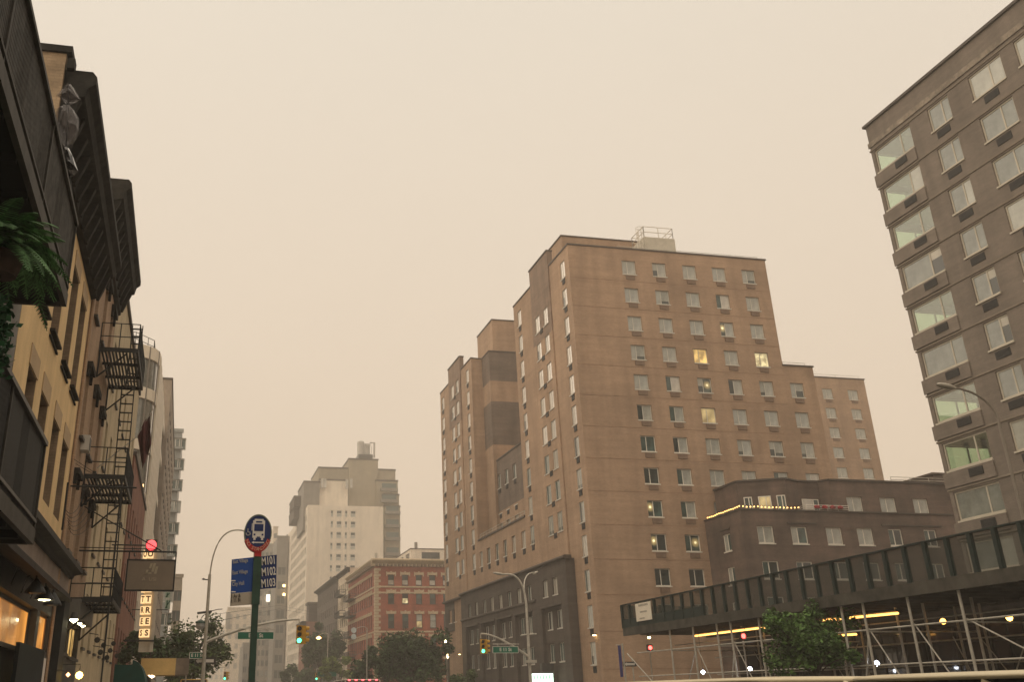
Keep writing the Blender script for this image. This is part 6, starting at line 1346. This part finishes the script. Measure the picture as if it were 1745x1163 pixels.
for i in range(n):
    a0, a1 = R(90*i/n), R(90*(i+1)/n)
    pA = (g0.x+wd_*.45+wd_*.55*math.sin(a0), g0.z-rr*(1-math.cos(a0))); pB = (g0.x+wd_*.45+wd_*.55*math.sin(a1), g0.z-rr*(1-math.cos(a1)))
    bd2.poly([(pA[0], 30, pA[1]), (pB[0], 30, pB[1]), (pB[0], 32.4, pB[1]), (pA[0], 32.4, pA[1])]); bd2.poly([(g0.x+wd_*.45, 30, g0.z-rr), (pA[0], 30, pA[1]), (pB[0], 30, pB[1])])
bd2.box(g0.x-.1, g0.x+wd_*.45, 30, 32.4, g0.z-rr, g0.z-.12); bd2.build('canvas', mat('green_canvas', (.012, .05, .042), rough=.8, var=.2, scale=2), gd)
# dark clutter on the wall beside the doorway: lamps and cables
cl = thing('wall_fixture', onX(180, 1100, XL), 'cluster of black spotlights and cables on the wall past the shop', 'spotlights')
for i in range(7):
    p = onX(166+i*5.5, 1092+((i*7) % 11)*3, XL+.35); MB().lathe([(.06, .12), (.11, -.12), (.01, -.13)], p, 8, ax='y').build('spotlight', BLACKM, cl)
    MB().tube([(XL+.02, p.y+.1, p.z+.25), (p.x, p.y+.1, p.z+.2), p], .015, 4).build('arm', BLACKM, cl)

# ================================================================== plastic bag and fern at the balcony
pbag = thing('plastic_bag', onX(118, 250, XO+.05), 'torn grey translucent plastic bag caught above the upper balcony', 'plastic bag')
BAG = seethrough('thin_plastic', (.19, .17, .17), .36, rough=.25); g = random.Random(4)
def sheet(outline, Y, amp, n=10, seed=1):
    """crumpled bag: two bulged skins inside an outline of pixels at depth Y"""
    gg = random.Random(seed); b = MB(); P = [onY(u, v, Y) for u, v in outline]; c = sum(P, Vector())/len(P)
    for sgn in (-1, 1):
        rings = []
        for t in (1.0, .72, .42, .15):
            row = []
            for p in P: q = c+(p-c)*t; q = q+Vector((gg.uniform(-.02, .02), sgn*amp*(1-t**2)+gg.uniform(-.04, .04)*(t < 1), gg.uniform(-.02, .02))); row.append(len(b.v)); b.v.append(tuple(q))
            rings.append(row)
        m_ = len(P)
        for i in range(3):
            for j in range(m_): b.f.append((rings[i][j], rings[i][(j+1) % m_], rings[i+1][(j+1) % m_], rings[i+1][j])); b.m.append(0)
        b.f.append(tuple(rings[-1])); b.m.append(0)
    return b
sheet([(118, 141), (128, 152), (137, 170), (127, 176), (119, 178), (110, 175), (103, 165), (97, 163), (106, 152)], 14.2, .12, seed=2).build('torn_flap', BAG, pbag)
sheet([(119, 179), (126, 186), (137, 203), (135, 225), (126, 243), (116, 251), (107, 248), (98, 222), (93, 197), (98, 185), (108, 178)], 14.2, .28, seed=3).build('bag_body', BAG, pbag)
sheet([(110, 249), (118, 252), (126, 270), (132, 293), (124, 300), (112, 299), (104, 282), (106, 262)], 14.15, .16, seed=6).build('knotted_end', mat('black_plastic', (.02, .02, .021), rough=.18, var=.4, scale=4, spec=.6), pbag)
sp0 = onX(112, 300, XO); MB().tube([(XO, 14.3, 8.4), onY(113, 250, 14.2), onY(117, 145, 14.2)], .012, 5).build('stick', BLACKM, pbag)

fn = thing('fern_basket', onX(30, 470, XO+.15), 'bushy green fern hanging over the front of the upper balcony', 'plant')
FERN = leafmat('fern_green', (.085, .17, .07))
FC = onX(6, 418, XO+.12)
MB().lathe([(.03, -.22), (.16, -.2), (.22, 0), (.2, .02), (.01, .0)], FC-Vector((0, 0, .12)), 14).build('basket', mat('basket_brown', (.06, .04, .03), var=.3, scale=8), fn)
g = random.Random(21); fr_ = MB(); leaves = MB()
tips = []
for i in range(105):
    th = g.uniform(0, 6.283); L = g.uniform(.4, .82); el = g.uniform(-.1, .9)
    d = Vector((math.cos(th)*.75+.1, math.sin(th)*1.0, 0)); s = FC+Vector((g.uniform(-.1, .1), g.uniform(-.15, .15), 0))
    pts_ = [s+d*L*t+Vector((0, 0, el*L*t*.9-L*.62*t*t)) for t in [k/9 for k in range(10)]]
    fr_.tube(pts_, .005, 3)
    for k in range(1, 28):
        f = k/28; seg = min(8, int(f*9)); lp_ = pts_[seg].lerp(pts_[seg+1], f*9-seg); tdir = (pts_[seg+1]-pts_[seg]).normalized(); sd_ = tdir.cross(Vector((0, 0, 1))).normalized(); w = .105*math.sin(math.pi*min(1, f*.92+.08))**.7
        for sg in (-1, 1):
            e_ = (sd_*sg+tdir*.45+Vector((0, 0, -.25))).normalized(); tp_ = lp_+e_*w; n_ = tdir*.012
            leaves.poly([lp_-n_, lp_+n_, tp_+n_*.2, tp_-n_*.4])
fr_.build('stem', FERN, fn); tag(leaves.build('frond', FERN, fn), kind='stuff')
iv = MB(); g = random.Random(5)
for i in range(16):
    s = onX(g.uniform(0, 12), g.uniform(500, 560), XO+.1); 
    for k in range(26):
        p = s+Vector((g.gauss(0, .05), g.gauss(0, .09), -k*.022+g.gauss(0, .03))); a = Vector((g.gauss(0, 1), g.gauss(0, 1), g.gauss(0, 1))).normalized()*.045; b_ = a.cross(Vector((g.gauss(0, 1), g.gauss(0, 1), g.gauss(0, 1)))).normalized()*.03; iv.poly([p-a, p+b_, p+a, p-b_])
iv.build('trailing_leaves', mat('ivy_green', (.02, .075, .03), rough=.5, var=.5, scale=8, bump=0), fn)

# ================================================================== lettering becomes plain meshes
for o in [o for o in scene.objects if o.type == 'FONT']:
    me = bpy.data.meshes.new_from_object(o); n_ = bpy.data.objects.new('lettering', me); col.objects.link(n_)
    n_.parent = o.parent; n_.matrix_basis = o.matrix_basis.copy(); bpy.data.objects.remove(o)

# ================================================================== smoke haze over the whole place
hz = MB().box(-395, 695, -56, 1046, -1.2, 128).build('haze', mat('unused_haze_slot', (.5, .5, .5)))
hm = bpy.data.materials.new('smoke_haze'); hm.use_nodes = True; hn = hm.node_tree.nodes; hl = hm.node_tree.links; hn.clear()
ho = hn.new('ShaderNodeOutputMaterial'); pv = hn.new('ShaderNodeVolumePrincipled'); pv.inputs['Color'].default_value = (1.0, .955, .885, 1); pv.inputs['Density'].default_value = 0.0012; pv.inputs['Anisotropy'].default_value = .2
hl.new(pv.outputs[0], ho.inputs['Volume']); hz.data.materials.clear(); hz.data.materials.append(hm)
tag(hz, kind='stuff')
